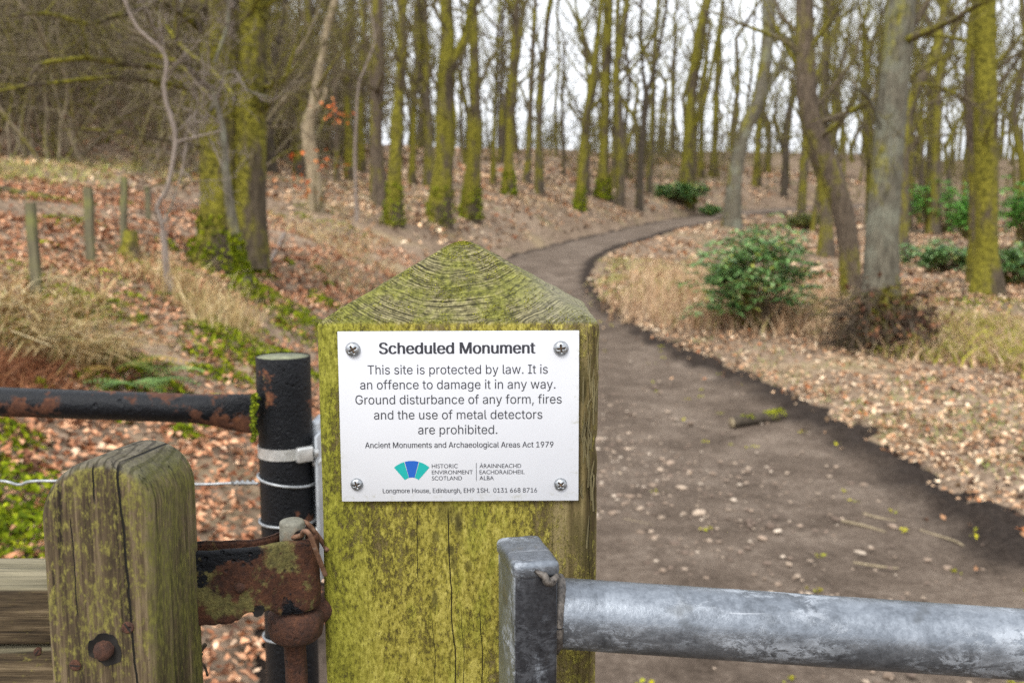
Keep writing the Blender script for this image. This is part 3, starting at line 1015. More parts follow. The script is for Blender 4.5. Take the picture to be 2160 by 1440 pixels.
tree('mossy brown trunk behind the curved brown trunk, near the track end',
     [(1742, 540, 30), (1742, 460, 25), (1735, 380, 24), (1715, 320, 22), (1700, 260, 20)], 'mid', H=9, seed=33)
tree('thin mossy stem hugging the left side of the big grey trunk',
     [(1838, 470, 18), (1834, 400, 16), (1834, 300, 14), (1828, 200, 12), (1822, 80, 10)], 'mossy', H=9, seed=34)
tree('dark trunk right behind the massive twin stemmed tree',
     [(574, 364, 20), (568, 300, 18), (570, 220, 16), (580, 120, 12), (597, 40, 8), (598, -40, 7)], 'dark', H=10, seed=35)
tree('mossy trunk between the massive tree and the pale tan tree, top in sky',
     [(630, 372, 20), (634, 280, 19), (645, 180, 19), (650, 90, 18), (650, 0, 17)], 'mid', H=12, seed=36)
tree('mossy thin trunk just right of the pale tan crooked tree',
     [(738, 380, 19), (735, 280, 15), (733, 170, 14), (738, 60, 12)], 'mossy', H=11, seed=37)
tree('grey whip thin sapling in front of the mossy thin trunks',
     [(752, 466, 7), (750, 400, 6), (748, 330, 6), (752, 250, 5), (758, 170, 4)], 'greytwig', H=4, seed=38, twigs=8, name='sapling', cat='sapling')
tree('narrow mossy trunk left of the brown mossy edged trunk',
     [(764, 362, 15), (762, 280, 13), (764, 160, 12), (770, 20, 10)], 'mossy', H=11, seed=39)
tree('narrow pale grey trunk far behind the moss cushion trunk',
     [(711, 382, 10), (709, 300, 9), (705, 180, 8), (700, 40, 7)], 'brown', H=11, seed=40)
tree('slim mossy trunk left of the greyish straight one, both behind the fork',
     [(869, 389, 15), (871, 300, 12), (876, 200, 11), (884, 90, 10)], 'mossy', H=11, seed=41)
tree('greyish straight trunk seen left of the thick forked trunk',
     [(905, 392, 22), (904, 300, 19), (900, 200, 17), (896, 60, 15)], 'mid', H=12, seed=42)
tree('thin mossy stem between knobbly burr trunk and slim straight trunk',
     [(1040, 389, 11), (1042, 300, 9), (1046, 200, 8), (1050, 80, 7)], 'mossy', H=10, seed=43)
tree('thin dark stem in the shadow behind the slim straight mossy trunk',
     [(1056, 325, 10), (1054, 250, 9), (1058, 160, 8), (1060, 40, 7)], 'dark', H=11, seed=44)
print(TREE_LOG)


# ------------------------------------------------------------------ far woodland and the thicket on the left
def far_wood():
    rng = np.random.default_rng(77)
    T = Tubes()
    n = 0
    tries = 0
    while n < 340 and tries < 4000:
        tries += 1
        px = rng.uniform(120, 2500) if rng.uniform() < 0.7 else rng.uniform(1680, 2400)
        Y = rng.uniform(30, 92)
        if 1130 < px < 1215 and rng.uniform() < 0.75: continue
        if 1215 < px < 1700 and rng.uniform() < 0.35: continue
        x = (px - 1080) / FPX * Y
        if track_u(np.array([x]), np.array([Y]))[0] > -0.8: continue
        z = ground_at(x, Y)
        H = rng.uniform(8, 17)
        r = rng.uniform(0.06, 0.15)
        k = 7
        pts = np.array([[x + rng.normal(0, 0.13) * i + 0.0, Y, z - 0.2 + H * i / k] for i in range(k + 1)])
        rad = np.linspace(r * 1.15, r * 0.2, k + 1)
        T.add(pts, rad, 7)
        for j in range(10):
            i = rng.integers(2, k)
            a = rng.uniform(0, 6.28)
            L = rng.uniform(1.2, 3.2)
            branch(T, pts[i], np.array([math.cos(a), math.sin(a) * 0.6, rng.uniform(0.4, 1.3)]), L, rad[i] * 0.4, 0, rng, 0.14, 0.2, 6, 4, 0.0045)
        n += 1
    # low scrub along the far brow
    for j in range(200):
        px = rng.uniform(500, 2400); Y = rng.uniform(36, 80)
        x = (px - 1080) / FPX * Y
        if track_u(np.array([x]), np.array([Y]))[0] > -0.8: continue
        z = ground_at(x, Y)
        for s in range(4):
            branch(T, np.array([x + rng.normal(0, .6), Y, z - 0.1]), np.array([rng.normal(0, .4), 0, 1]), rng.uniform(1, 2.6), 0.02, 0, rng, 0.1, 0.25, 7, 3, 0.007)
    o = link('far_woodland', T.mesh('far_woodland', BARK['mid']))
    tag(o, 'distant bare woodland crowding the skyline', 'woodland', kind='stuff')


far_wood()


def thicket():
    rng = np.random.default_rng(78)
    T = Tubes()
    for j in range(270):
        Y = rng.uniform(16.5, 36)
        px = rng.uniform(-330, 640) if rng.uniform() < 0.9 else rng.uniform(560, 760)
        if px > 560 and Y < 24: Y += 10
        x = (px - 1080) / FPX * Y
        z = ground_at(x, Y)
        H = rng.uniform(2.5, 6.5)
        for s in range(rng.integers(3, 6)):
            a = rng.uniform(0, 6.28)
            branch(T, np.array([x + rng.normal(0, .3), Y + rng.normal(0, .3), z - 0.1]),
                   np.array([0.45 * math.cos(a), 0.45 * math.sin(a), 1.0]), H * rng.uniform(0.6, 1), rng.uniform(0.014, 0.045), 0, rng,
                   0.05, 0.2, 8, 4, 0.005, (0.25, 0.5))
    o = link('bare_thicket', T.mesh('bare_thicket', BARK['brush']))
    tag(o, 'dense tangle of bare brown brush behind the left bank', 'brush', kind='stuff')


thicket()


# ------------------------------------------------------------------ evergreen bushes
def bush(name, label, cat, px, py, width, height, seed, nl=2200, leaf=0.10, d=None, group=None, cols=None, skirt=0.3):
    rng = np.random.default_rng(seed)
    b = G(px, py) if d is None else Vector((P(px, py, d).x, d, ground_at(P(px, py, d).x, d)))
    k = b.y / FPX
    rx, hz = width * k / 2, height * k
    t = thing(name, label, cat, b, group)
    T = Tubes()
    tips = []
    for i in range(64):
        dv = norm(rng.normal(0, 1, 3)) * rng.uniform(0.1, 1) ** 0.4
        if dv[2] < 0:
            hh = math.hypot(dv[0], dv[1]) + 1e-6
            dv[:2] *= min(2.2, math.hypot(hh, dv[2]) * 0.92 / hh)
        lobe = 1 + 0.26 * math.sin(3 * math.atan2(dv[1], dv[0]) + seed)
        tip = np.array([rx * 0.9 * lobe * dv[0], rx * 0.75 * lobe * dv[1], hz * (skirt + (1 - skirt) * (0.5 + 0.46 * dv[2]))])
        mid = tip * np.array([0.45, 0.45, 0.5]) + rng.normal(0, 0.04, 3)
        p, r = resample([np.array([rng.normal(0, .05), rng.normal(0, .05), -0.05]), mid, tip], [0.012, 0.008, 0.003], 0.1)
        T.add(p, r, 5)
        tips.append(tip); tips.append(mid * 0.25 + tip * 0.75)
    link('stem', T.mesh('stem', BARK['twig']), t)
    tips = np.array(tips)
    per = nl // len(tips)
    pos, U = [], []
    for q in tips:
        for w in range(max(2, per // 8)):                # whorls of long leaves
            c = q + rng.normal(0, 0.10 * hz / 0.9, 3)
            for j in range(8):
                a = j * 0.785 + rng.uniform(-.3, .3)
                dd = norm(np.array([math.cos(a), math.sin(a), rng.uniform(-0.35, 0.5)]))
                pos.append(c + dd * leaf * 0.5); U.append(dd)
    pos, U = np.array(pos), np.array(U)
    V = np.cross(U, np.array([0, 0, 1.0])); V /= np.linalg.norm(V, axis=1)[:, None]
    W = np.cross(V, U)
    s = leaf * rng.uniform(0.7, 1.25, len(pos))[:, None]
    p = np.stack([pos - U * s * .5, pos + V * s * .16 + W * s * .05, pos + U * s * .5 - W * s * .12, pos - V * s * .16 + W * s * .05, ], 1)
    q = (np.arange(len(pos)) * 4)[:, None] + np.array([[0, 1, 2, 3]])
    colr = palette(len(pos), rng, cols or [(98, 136, 74), (124, 160, 94), (160, 188, 130), (174, 178, 88), (58, 90, 50)], (4, 4, 2, 1, 3), 0.15)
    link('foliage', np_mesh('foliage', p.reshape(-1, 3), q, m=MAT_GREEN, smooth=False, colors=np.repeat(colr, 4, 0)), t)
    return t


bush('evergreen_bush', 'round glossy green bush beside the inside bend of the track', 'bush', 1597, 694, 300, 208, 1, 3300, 0.095, skirt=0.2)
bush('evergreen_bush', 'low blue green bush around the foot of a tall mossy trunk', 'bush', 1432, 430, 135, 44, 2, 600, 0.19)
bush('evergreen_bush', 'small dark green bush at the track edge before the leaning trunk', 'bush', 1498, 456, 44, 20, 3, 200, 0.14)
LAUREL = [(80, 136, 54), (108, 166, 68), (142, 192, 94), (52, 92, 44)]
bush('evergreen_bush', 'bright green laurel between slim brown trunk and banded mossy trunk', 'bush', 1995, 492, 210, 110, 4, 1900, 0.15, cols=LAUREL)
bush('evergreen_bush', 'tall dark laurel at the right edge behind the banded mossy trunk', 'bush', 2160, 530, 190, 145, 5, 2100, 0.16, cols=LAUREL)
bush('evergreen_bush', 'small bright laurel showing just left of the banded mossy trunk', 'bush', 2040, 505, 90, 80, 9, 900, 0.14, cols=LAUREL)
bush('evergreen_bush', 'distant pale green bush behind the dark trunk right of the big grey one', 'bush', 1945, 455, 120, 60, 10, 900, 0.18, cols=LAUREL)
bush('evergreen_bush', 'grey green sprawling bush in front of the right edge laurel', 'bush', 2150, 600, 240, 78, 6, 2000, 0.11)
bush('evergreen_bush', 'grey green low bush left of the banded mossy trunk foot', 'bush', 1995, 576, 210, 62, 7, 1500, 0.11)
bush('evergreen_bush', 'sparse olive bush by the far track end left of the curved trunk', 'bush', 1700, 484, 110, 32, 8, 420, 0.12,
     cols=[(112, 126, 60), (140, 140, 80), (80, 100, 50)])


def leaf_sprays():
    rng = np.random.default_rng(9)
    root = G(676, 452)
    t = thing('beech_shoots', 'young shoots holding dry orange leaves around the pale tan tree', 'shoots', root)
    T = Tubes()
    pos = []
    for (x0, y0, x1, y1) in [(672, 445, 702, 235), (668, 448, 640, 372), (676, 450, 690, 350), (666, 446, 642, 402), (672, 448, 720, 250), (664, 446, 650, 330)]:
        a = P(x0, y0, root.y) - root; b = P(x1, y1, root.y - 0.2) - root
        m = (a + b) * 0.5 + Vector((0.05, 0, 0.1))
        p, r = resample([np.array(a), np.array(m), np.array(b)], [0.008, 0.006, 0.003], 0.1)
        T.add(p, r, 4)
        for k in range(15):
            pos.append(np.array(b) + rng.normal(0, 1, 3) * np.array([0.13, 0.1, 0.06]))
    link('stem', T.mesh('stem', BARK['brown']), t)
    pos = np.array(pos)
    v, q = leaves(pos, rng.uniform(0.05, 0.085, len(pos)), rng, 0.6)
    lc = link('leaf_cluster', np_mesh('leaf_cluster', v, q, m=MAT_LEAF, smooth=False,
                                 colors=np.repeat(palette(len(pos), rng, [(206, 112, 56), (186, 92, 44), (214, 140, 80)], (2, 2, 1)), 6, 0)), t)
    lc['kind'] = 'stuff'


leaf_sprays()


def fern(label, px, py, size, seed, cols):
    rng = np.random.default_rng(seed)
    b = G(px, py)
    t = thing('fern', label, 'fern', b, 'ferns on the left bank')
    for k in range(7):
        a = k * 0.9 + rng.uniform(-.3, .3)
        L = size * rng.uniform(0.8, 1.2)
        D = np.array([math.cos(a), math.sin(a), 0])
        S = np.array([-math.sin(a), math.cos(a), 0])
        vs, qs = [], []
        for i in range(16):
            f = i / 15
            c = D * L * f + np.array([0, 0, L * (0.75 * f - 0.62 * f * f)])
            w = L * 0.24 * math.sin(math.pi * min(1, 0.12 + 0.88 * (1 - f))) * (1 - f * 0.3)
            for s in (-1, 1):
                o = len(vs)
                tip = c + S * s * w + D * w * 0.35 + np.array([0, 0, -0.02 * L])
                vs += [c - D * L * 0.016, c + D * L * 0.03, tip + D * L * 0.008, tip - D * L * 0.008]
                qs.append([o, o + 1, o + 2, o + 3])
        c = np.repeat(palette(1, rng, cols, np.ones(len(cols)), 0.1), len(vs), 0)
        link('frond', np_mesh('frond', np.array(vs), np.array(qs), m=MAT_MOSSY, smooth=False, colors=c), t)


fern('yellowing fern on the left bank above the rusty black rail', 238, 790, 0.30, 1, [(180, 150, 84), (120, 134, 66)])
fern('bluish green fern just above the rusty black rail', 296, 822, 0.30, 2, [(126, 156, 92), (112, 142, 84)])
fern('small yellow green fern under the mossy ground left of the black post', 415, 850, 0.13, 3, [(146, 150, 60), (110, 130, 56)])


# ------------------------------------------------------------------ dead wood and short posts on the bank
def log(name, label, cat, pts, mat, Yoff=0.0, lift=0.5, group=None, seed=0, cap=True, lump=0.25):
    b = G(pts[0][0], pts[0][1])
    W, r = [], []
    for (x, y, w) in pts:
        q = G(x, y)
        rr = w / 2 * q.y / FPX
        W.append(np.array([q.x, q.y, q.z + rr * lift * 2 - rr * 0.4])); r.append(rr)
    o = np.array([W[0][0], W[0][1], W[0][2] - r[0]])
    T = Tubes()
    p, r2 = resample([w - o for w in W], r, 0.05)
    T.add(p, r2, 12, lump, seed, cap=cap)
    ob = link(name, T.mesh(name, BARK[mat]))
    ob.location = o
    tag(ob, label, cat, group)
    return ob


def track_log():
    a, b = G(1543, 903), G(1654, 888)
    t = thing('log', 'short mossy cut log lying on the track by the mud', 'log', a)
    T = Tubes()
    o = np.array(a)
    P0 = [np.array(a) + np.array([0, 0, .030]), np.array(a) * .66 + np.array(b) * .34 + np.array([0, 0, .032]), np.array(b) + np.array([0.0, 0, .036])]
    p, r = resample([q - o for q in P0], [0.031, 0.030, 0.036], 0.02)
    T.add(p, r, 16, 0.2, 3, cap=False)
    link('bark', T.mesh('bark', BARK['dark']), t)
    T = Tubes()
    for i, s in ((0, -1), (len(p) - 1, 1)):
        ax = norm(p[min(i + 1, len(p) - 1)] - p[max(i - 1, 0)])
        C = Tubes(); C.add(np.array([p[i] - ax * 0.004 * s, p[i] + ax * 0.002 * s]), np.array([r[i] * 0.98, r[i] * 0.9]), 16, cap=True)
        link('cut_end', C.mesh('cut_end', BARK['pale']), t)
    rng = np.random.default_rng(8)
    f = rng.uniform(0.1, 1, 500) ** 0.7
    i = (f * (len(p) - 1)).astype(int)
    an = rng.normal(0, 0.7, 500)
    ax = norm(p[-1] - p[0]); sd = norm(np.cross(ax, [0, 0, 1.0]))
    pos = p[i] + r[i][:, None] * 1.04 * (np.sin(an)[:, None] * sd + np.cos(an)[:, None] * np.array([0, 0, 1.0]))
    k = (f > 0.68) | ((rng.uniform(0, 1, 500) < 0.3) & (f < 0.4))
    pos = pos[k]
    v, q = leaves(pos, rng.uniform(0.012, 0.024, len(pos)), rng, 0.7)
    mc = link('moss_cushion', np_mesh('moss_cushion', v, q, m=MAT_MOSSY, smooth=False,
                                 colors=np.repeat(palette(len(pos), rng, [(158, 160, 40), (128, 134, 32)], (1, 1)), 6, 0)), t)
    mc['kind'] = 'stuff'


track_log()
log('fallen_branch', 'mossy fallen branch on the brow of the left bank', 'branch', [(-40, 398, 16), (40, 412, 17), (105, 424, 14)], 'mossy', seed=1)
log('fallen_branch', 'short mossy piece of wood lying between two thin fence posts', 'branch', [(106, 462, 12), (135, 466, 14), (162, 470, 11)], 'mossy', seed=2)
log('fallen_branch', 'pale bare forked stick right of the mossy sapling foot', 'branch', [(556, 577, 7), (580, 535, 7), (600, 492, 6)], 'greytwig', seed=3, lump=0.05)
log('stick', 'pale thin stick propped in the dry grass by the leafy verge', 'stick', [(1612, 722, 8), (1600, 695, 7), (1588, 668, 5)], 'pale', seed=4, lump=0.05)
for i, (lab, a) in enumerate([
        ('straw like stick lying furthest right on the track', [(1940, 1122, 5), (2010, 1142, 5), (2032, 1152, 4)]),
        ('straw like stick lying on the track above the long rail middle', [(1775, 1100, 5), (1820, 1112, 6), (1868, 1124, 4)]),
        ('pale stick on the track below the mud edge, pointing right', [(1822, 1086, 5), (1850, 1094, 6), (1890, 1102, 4)]),
        ('thin pale stick on the track beside the pointed gate post', [(1315, 1098, 5), (1350, 1104, 5), (1380, 1112, 4)]),
        ('short stick on the track nearest the long galvanised rail', [(1800, 1190, 5), (1850, 1196, 6), (1895, 1203, 4)])]):
    log('stick', lab, 'stick', a, 'pale', seed=10 + i, lump=0.05, group='sticks lying on the track')


def stump():
    b = G(272, 545)
    t = thing('tree_stump', 'dark mossy stump on the left bank behind a thin post', 'stump', b)
    k = b.y / FPX
    T = Tubes()
    T.add(np.array([[0, 0, -0.1], [0, 0, 0.05], [0.01, 0, 30 * k], [0.02, 0, 58 * k]]), np.array([26, 22, 17, 14]) * k, 16, 0.35, 5, cap=True)
    link('trunk', T.mesh('trunk', BARK['mossy']), t)


stump()

n = NT('weathered_stake')
v = n.map((1, 1, 0.08))
gr = n.noise(60, 5, 0.6, vec=v)
c = n.ramp(gr, [(0.3, (0.05, 0.043, 0.025)), (0.7, (0.17, 0.15, 0.085))])
c = n.mix(n.mask(n.noise(6, 4), 0.45, 0.62), c, (0.16, 0.16, 0.05, 1))
n.set(Base_Color=c, Roughness=0.9, Normal=n.bump(gr, 0.6, 0.006))
MAT_STAKE = n.m


def box_bm(bm, x0, x1, y0, y1, z0, z1):
    vs = [bm.verts.new(p) for p in ((x0, y0, z0), (x1, y0, z0), (x1, y1, z0), (x0, y1, z0), (x0, y0, z1), (x1, y0, z1), (x1, y1, z1), (x0, y1, z1))]
    for f in ((3, 2, 1, 0), (4, 5, 6, 7), (0, 1, 5, 4), (1, 2, 6, 5), (2, 3, 7, 6), (3, 0, 4, 7)):
        bm.faces.new([vs[i] for i in f])
    return vs


def bm_obj(name, bm, m, parent=None, bevel=0.0, seg=3, smooth=True, ang=40):
    if bevel:
        bmesh.ops.bevel(bm, geom=bm.edges[:], offset=bevel, segments=seg, profile=0.5, affect='EDGES')
    bmesh.ops.recalc_face_normals(bm, faces=bm.faces[:])
    me = bpy.data.meshes.new(name)
    bm.to_mesh(me); bm.free()
    if smooth:
        me.polygons.foreach_set('use_smooth', np.ones(len(me.polygons), dtype=bool))
        me.set_sharp_from_angle(angle=math.radians(ang))
    me.materials.append(m)
    return link(name, me, parent)


def stake(label, px, y_top, y_base, w, lean=0.0):
    b = G(px, y_base)
    k = b.y / FPX
    h = (y_base - y_top) * k
    hw = w * k / 2.3
    bm = bmesh.new()
    vs = box_bm(bm, -hw, hw, -hw, hw, -0.2, h)
    for v in vs[4:]: v.co.x += lean * h
    bmesh.ops.subdivide_edges(bm, edges=bm.edges[:], cuts=4, use_grid_fill=True)
    for v in bm.verts:
        nn = mnoise.noise_vector(v.co * 7 + Vector((px, 0, 0)))
        v.co += Vector((nn.x, nn.y, 0)) * hw * 0.22
    o = bm_obj('fence_post', bm, MAT_STAKE, None, 0)
    o.location = b
    tag(o, label, 'fence post', 'thin fence posts on the left bank')


stake('thick squared stake, leftmost and nearest of the thin fence posts', 77, 430, 624, 20, 0.0)
stake('stake between the leftmost fence post and the slanting one', 190, 398, 556, 18, 0.03)
stake('thin slanting stake in front of the dark mossy stump', 256, 376, 540, 13, 0.09)
stake('faint short stake furthest along, left of the grey sapling', 314, 395, 470, 11, 0.0)

# ================================================================== the foreground
# ---- weathered wood covered in algae (gate post)
YP = 0.61
pl, pr = P(667, 680, YP), P(1265, 680, YP)
PW = pr.x - pl.x
PC = (pl.x + pr.x) / 2
PD = 0.150
SHZ = P(966, 682, YP).z                       # shoulder height
APZ = P(975, 499, YP + PD / 2).z              # apex height


def post_material():
    n = NT('algae_covered_wood')
    xyz = n.xyz()
    X, Yv, Zv = xyz[0], xyz[1], xyz[2]
    grain = n.noise(140, 6, 0.62, vec=n.map((1, 1, 0.045)))
    speck = n.noise(420, 5, 0.75, vec=n.map((1, 1, 0.5)))
    speck2 = n.noise(900, 3, 0.7, vec=n.map((1, 1, 0.35)))
    patch = n.noise(17, 6, 0.68, vec=n.map((1, 1, 0.45)))
    broad = n.noise(7, 4, 0.6, vec=n.map((1, 1, 0.5), loc=(2, 5, 1)))
    wood = n.ramp(grain, [(0.34, (0.045, 0.032, 0.013)), (0.5, (0.135, 0.102, 0.042)), (0.66, (0.26, 0.205, 0.095))])
    algae = n.ramp(n.math('MULTIPLY_ADD', speck, 0.6, n.math('MULTIPLY', patch, 0.4)),
                   [(0.38, (0.060, 0.051, 0.007)), (0.5, (0.230, 0.196, 0.030)), (0.63, (0.44, 0.38, 0.095))])
    green = n.ramp(speck, [(0.35, (0.06, 0.07, 0.005)), (0.65, (0.25, 0.27, 0.022))])
    gm = n.mask(n.noise(24, 5, 0.7, vec=n.map((1, 1, 0.35), loc=(9, 3, 4))), 0.54, 0.66)
    # greener towards the left edge and just under the sign (where the algae has grown thickest)
    left = n.mask(X, -0.035, -0.085)
    gm = n.math('MAXIMUM', n.math('MULTIPLY', gm, 0.45), n.math('MULTIPLY', left, 0.55))
    algae = n.mix(gm, algae, green)
    cover = n.math('ADD', n.math('MULTIPLY', patch, 0.55), n.math('MULTIPLY', speck, 0.45))
    cover = n.math('ADD', cover, n.math('MULTIPLY', n.mask(X, 0.03, 0.085), -0.12))
    cover = n.math('ADD', cover, n.math('MULTIPLY', n.mask(broad, 0.4, 0.62), 0.07))
    cf = n.mask(cover, 0.385, 0.50)
    side = n.mix(cf, wood, algae)
    side = n.mix(n.math('MULTIPLY', n.mask(speck2, 0.56, 0.64), 0.7), side, (0.05, 0.043, 0.010, 1))
    # dark streaks of old damp below the sign
    def blot(cx, cz, sx, sz, amt, seed):
        dx = n.math('DIVIDE', n.math('SUBTRACT', X, cx), sx)
        dz = n.math('DIVIDE', n.math('SUBTRACT', Zv, cz), sz)
        d = n.math('SQRT', n.math('ADD', n.math('MULTIPLY', dx, dx), n.math('MULTIPLY', dz, dz)))
        d = n.math('ADD', d, n.math('MULTIPLY', n.math('SUBTRACT', n.noise(60, 5, 0.75, vec=n.map((1, 1, 0.6), loc=(seed, 0, 0))), 0.5), 3.2))
        return n.math('MULTIPLY', n.mask(d, 1.15, 0.55), amt)
    blots = None
    def zz(py): return P(966, py, YP).z - SHZ
    def xx(px): return (px - 968) * YP / FPX
    for (bx, by, sx, sy, am) in [(965, 1110, 15, 60, .85), (915, 1130, 14, 18, .7), (948, 1160, 10, 14, .8), (912, 1262, 10, 20, .7), (955, 1190, 9, 20, .6),
                                 (987, 1190, 9, 10, .5), (940, 1080, 24, 30, .5), (1235, 800, 12, 60, .6), (1245, 1150, 18, 70, .5), (866, 1130, 10, 22, .5), (1225, 1120, 14, 40, .4)]:
        bm_ = blot(xx(bx), zz(by), sx * YP / FPX, sy * YP / FPX, am, bx * 0.013)
        blots = bm_ if blots is None else n.math('MAXIMUM', blots, bm_)
    side = n.mix(blots, side, (0.045, 0.038, 0.012, 1))
    # drying cracks
    crack = None
    wob = n.math('MULTIPLY', n.math('SUBTRACT', n.noise(22, 4, 0.6, vec=n.map((0.2, 0.2, 1))), 0.5), 0.006)
    for (px, y0, y1, wd) in [(942, 1080, 1470, 0.00042), (875, 1090, 1220, 0.00028), (1013, 1290, 1470, 0.0003), (908, 1310, 1470, 0.0002), (972, 1300, 1450, 0.0002), (1245, 700, 1400, 0.0002)]:
        slope = 0.012 if px == 942 else 0.004
        xc = n.math('ADD', n.math('SUBTRACT', X, xx(px)), n.math('MULTIPLY', n.math('SUBTRACT', Zv, zz(y0)), slope * 3.0))
        dd = n.math('ABSOLUTE', n.math('ADD', xc, wob))
        f = n.mask(dd, wd * 1.15, wd * 0.35)
        f = n.math('MULTIPLY', f, n.mask(Zv, zz(y0) + 0.004, zz(y0) - 0.004))
        f = n.math('MULTIPLY', f, n.mask(Zv, zz(y1) - 0.004, zz(y1) + 0.004))
        crack = f if crack is None else n.math('MAXIMUM', crack, f)
    chk = n.mask(n.noise(150, 3, 0.6, vec=n.map((1, 1, 0.016), loc=(3, 3, 3))), 0.34, 0.29)
    side = n.mix(n.math('MULTIPLY', chk, 0.6), side, (0.035, 0.028, 0.010, 1))
    side = n.mix(crack, side, (0.016, 0.013, 0.006, 1))
    # end grain on the weathered point: rings round the heart of the tree
    rv = n.map((1, 1, 0.0), loc=(0.002, -0.014, 0))
    rv2 = n.t.nodes.new('ShaderNodeVectorMath'); rv2.operation = 'ADD'
    n.put(rv2.inputs[0], rv)
    nz = n.t.nodes.new('ShaderNodeTexNoise'); nz.inputs['Scale'].default_value = 34; nz.inputs['Detail'].default_value = 3
    n.put(nz.inputs['Vector'], n.obj())
    sc = n.t.nodes.new('ShaderNodeVectorMath'); sc.operation = 'SCALE'; sc.inputs['Scale'].default_value = 0.0065
    n.put(sc.inputs[0], nz.outputs['Color']); n.put(rv2.inputs[1], sc.outputs[0])
    ln = n.t.nodes.new('ShaderNodeVectorMath'); ln.operation = 'LENGTH'
    flatv = n.map((1, 1, 0.0), vec=rv2.outputs[0])
    n.put(ln.inputs[0], flatv)
    r1 = n.t.nodes.new('ShaderNodeTexNoise'); r1.noise_dimensions = '1D'
    r1.inputs['Scale'].default_value = 1.0; r1.inputs['Detail'].default_value = 1.5
    n.put(r1.inputs['W'], n.math('MULTIPLY', ln.outputs['Value'], 760))
    rings = n.mask(r1.outputs['Fac'], 0.30, 0.62)
    mott = n.noise(230, 5, 0.75)
    endg = n.ramp(n.math('MULTIPLY_ADD', mott, 0.75, n.math('MULTIPLY', rings, 0.25)), [(0.34, (0.022, 0.018, 0.009)), (0.5, (0.105, 0.092, 0.042)), (0.68, (0.28, 0.245, 0.125))])
    tgreen = n.ramp(mott, [(0.36, (0.035, 0.04, 0.004)), (0.66, (0.255, 0.255, 0.045))])
    tm = n.mask(n.noise(26, 6, 0.74, vec=n.map(loc=(4, 4, 2))), 0.43, 0.60)
    endg = n.mix(n.math('MULTIPLY', tm, 0.85), endg, tgreen)
    grey = n.mask(n.math('ADD', X, n.math('MULTIPLY', broad, 0.05)), 0.045, 0.095)
    endg = n.mix(n.math('MULTIPLY', grey, 0.55), endg, (0.27, 0.25, 0.18, 1))
    dark = n.mask(rings, 0.5, 0.1)
    endg = n.mix(n.math('MULTIPLY', n.math('MULTIPLY', dark, n.mask(n.noise(70, 6, .8, vec=n.map(loc=(3, 3, 3))), 0.42, 0.60)), 0.6), endg, (0.022, 0.02, 0.010, 1))
    damp = n.mask(n.noise(19, 4, 0.6, vec=n.map(loc=(1, 8, 5))), 0.55, 0.68)
    endg = n.mix(n.math('MULTIPLY', damp, 0.7), endg, (0.030, 0.029, 0.014, 1))
    endg = n.mix(n.math('MULTIPLY', n.mask(n.noise(300, 5, 0.8), 0.5, 0.62), 0.55), endg, (0.028, 0.026, 0.010, 1))
    # pale lichen rosettes
    lz = n.math('MULTIPLY', n.mask(n.voro(48), 0.14, 0.08), n.mask(n.noise(26, 3), 0.55, 0.63))
    endg = n.mix(lz, endg, (0.40, 0.39, 0.20, 1))
    top = n.mask(n.math('ADD', Zv, n.math('MULTIPLY', n.math('SUBTRACT', mott, 0.5), 0.006)), -0.0015, 0.0012)
    col = n.mix(top, side, endg)
    n.set(Base_Color=col, Roughness=0.9)
    n.b.inputs['Specular IOR Level'].default_value = 0.2
    hs = n.math('ADD', n.math('ADD', n.math('MULTIPLY', grain, 0.6), n.math('MULTIPLY', speck, 0.7)), n.math('MULTIPLY', cf, 0.45))
    hs = n.math('SUBTRACT', hs, n.math('MULTIPLY', crack, 1.6))
    ht = n.math('ADD', n.math('MULTIPLY', rings, 0.42), n.math('MULTIPLY', mott, 0.9))
    mixh = n.math('ADD', n.math('MULTIPLY', hs, n.math('SUBTRACT', 1.0, top)), n.math('MULTIPLY', ht, top))
    n.set(Normal=n.bump(mixh, 0.75, 0.0016))
    return n.m


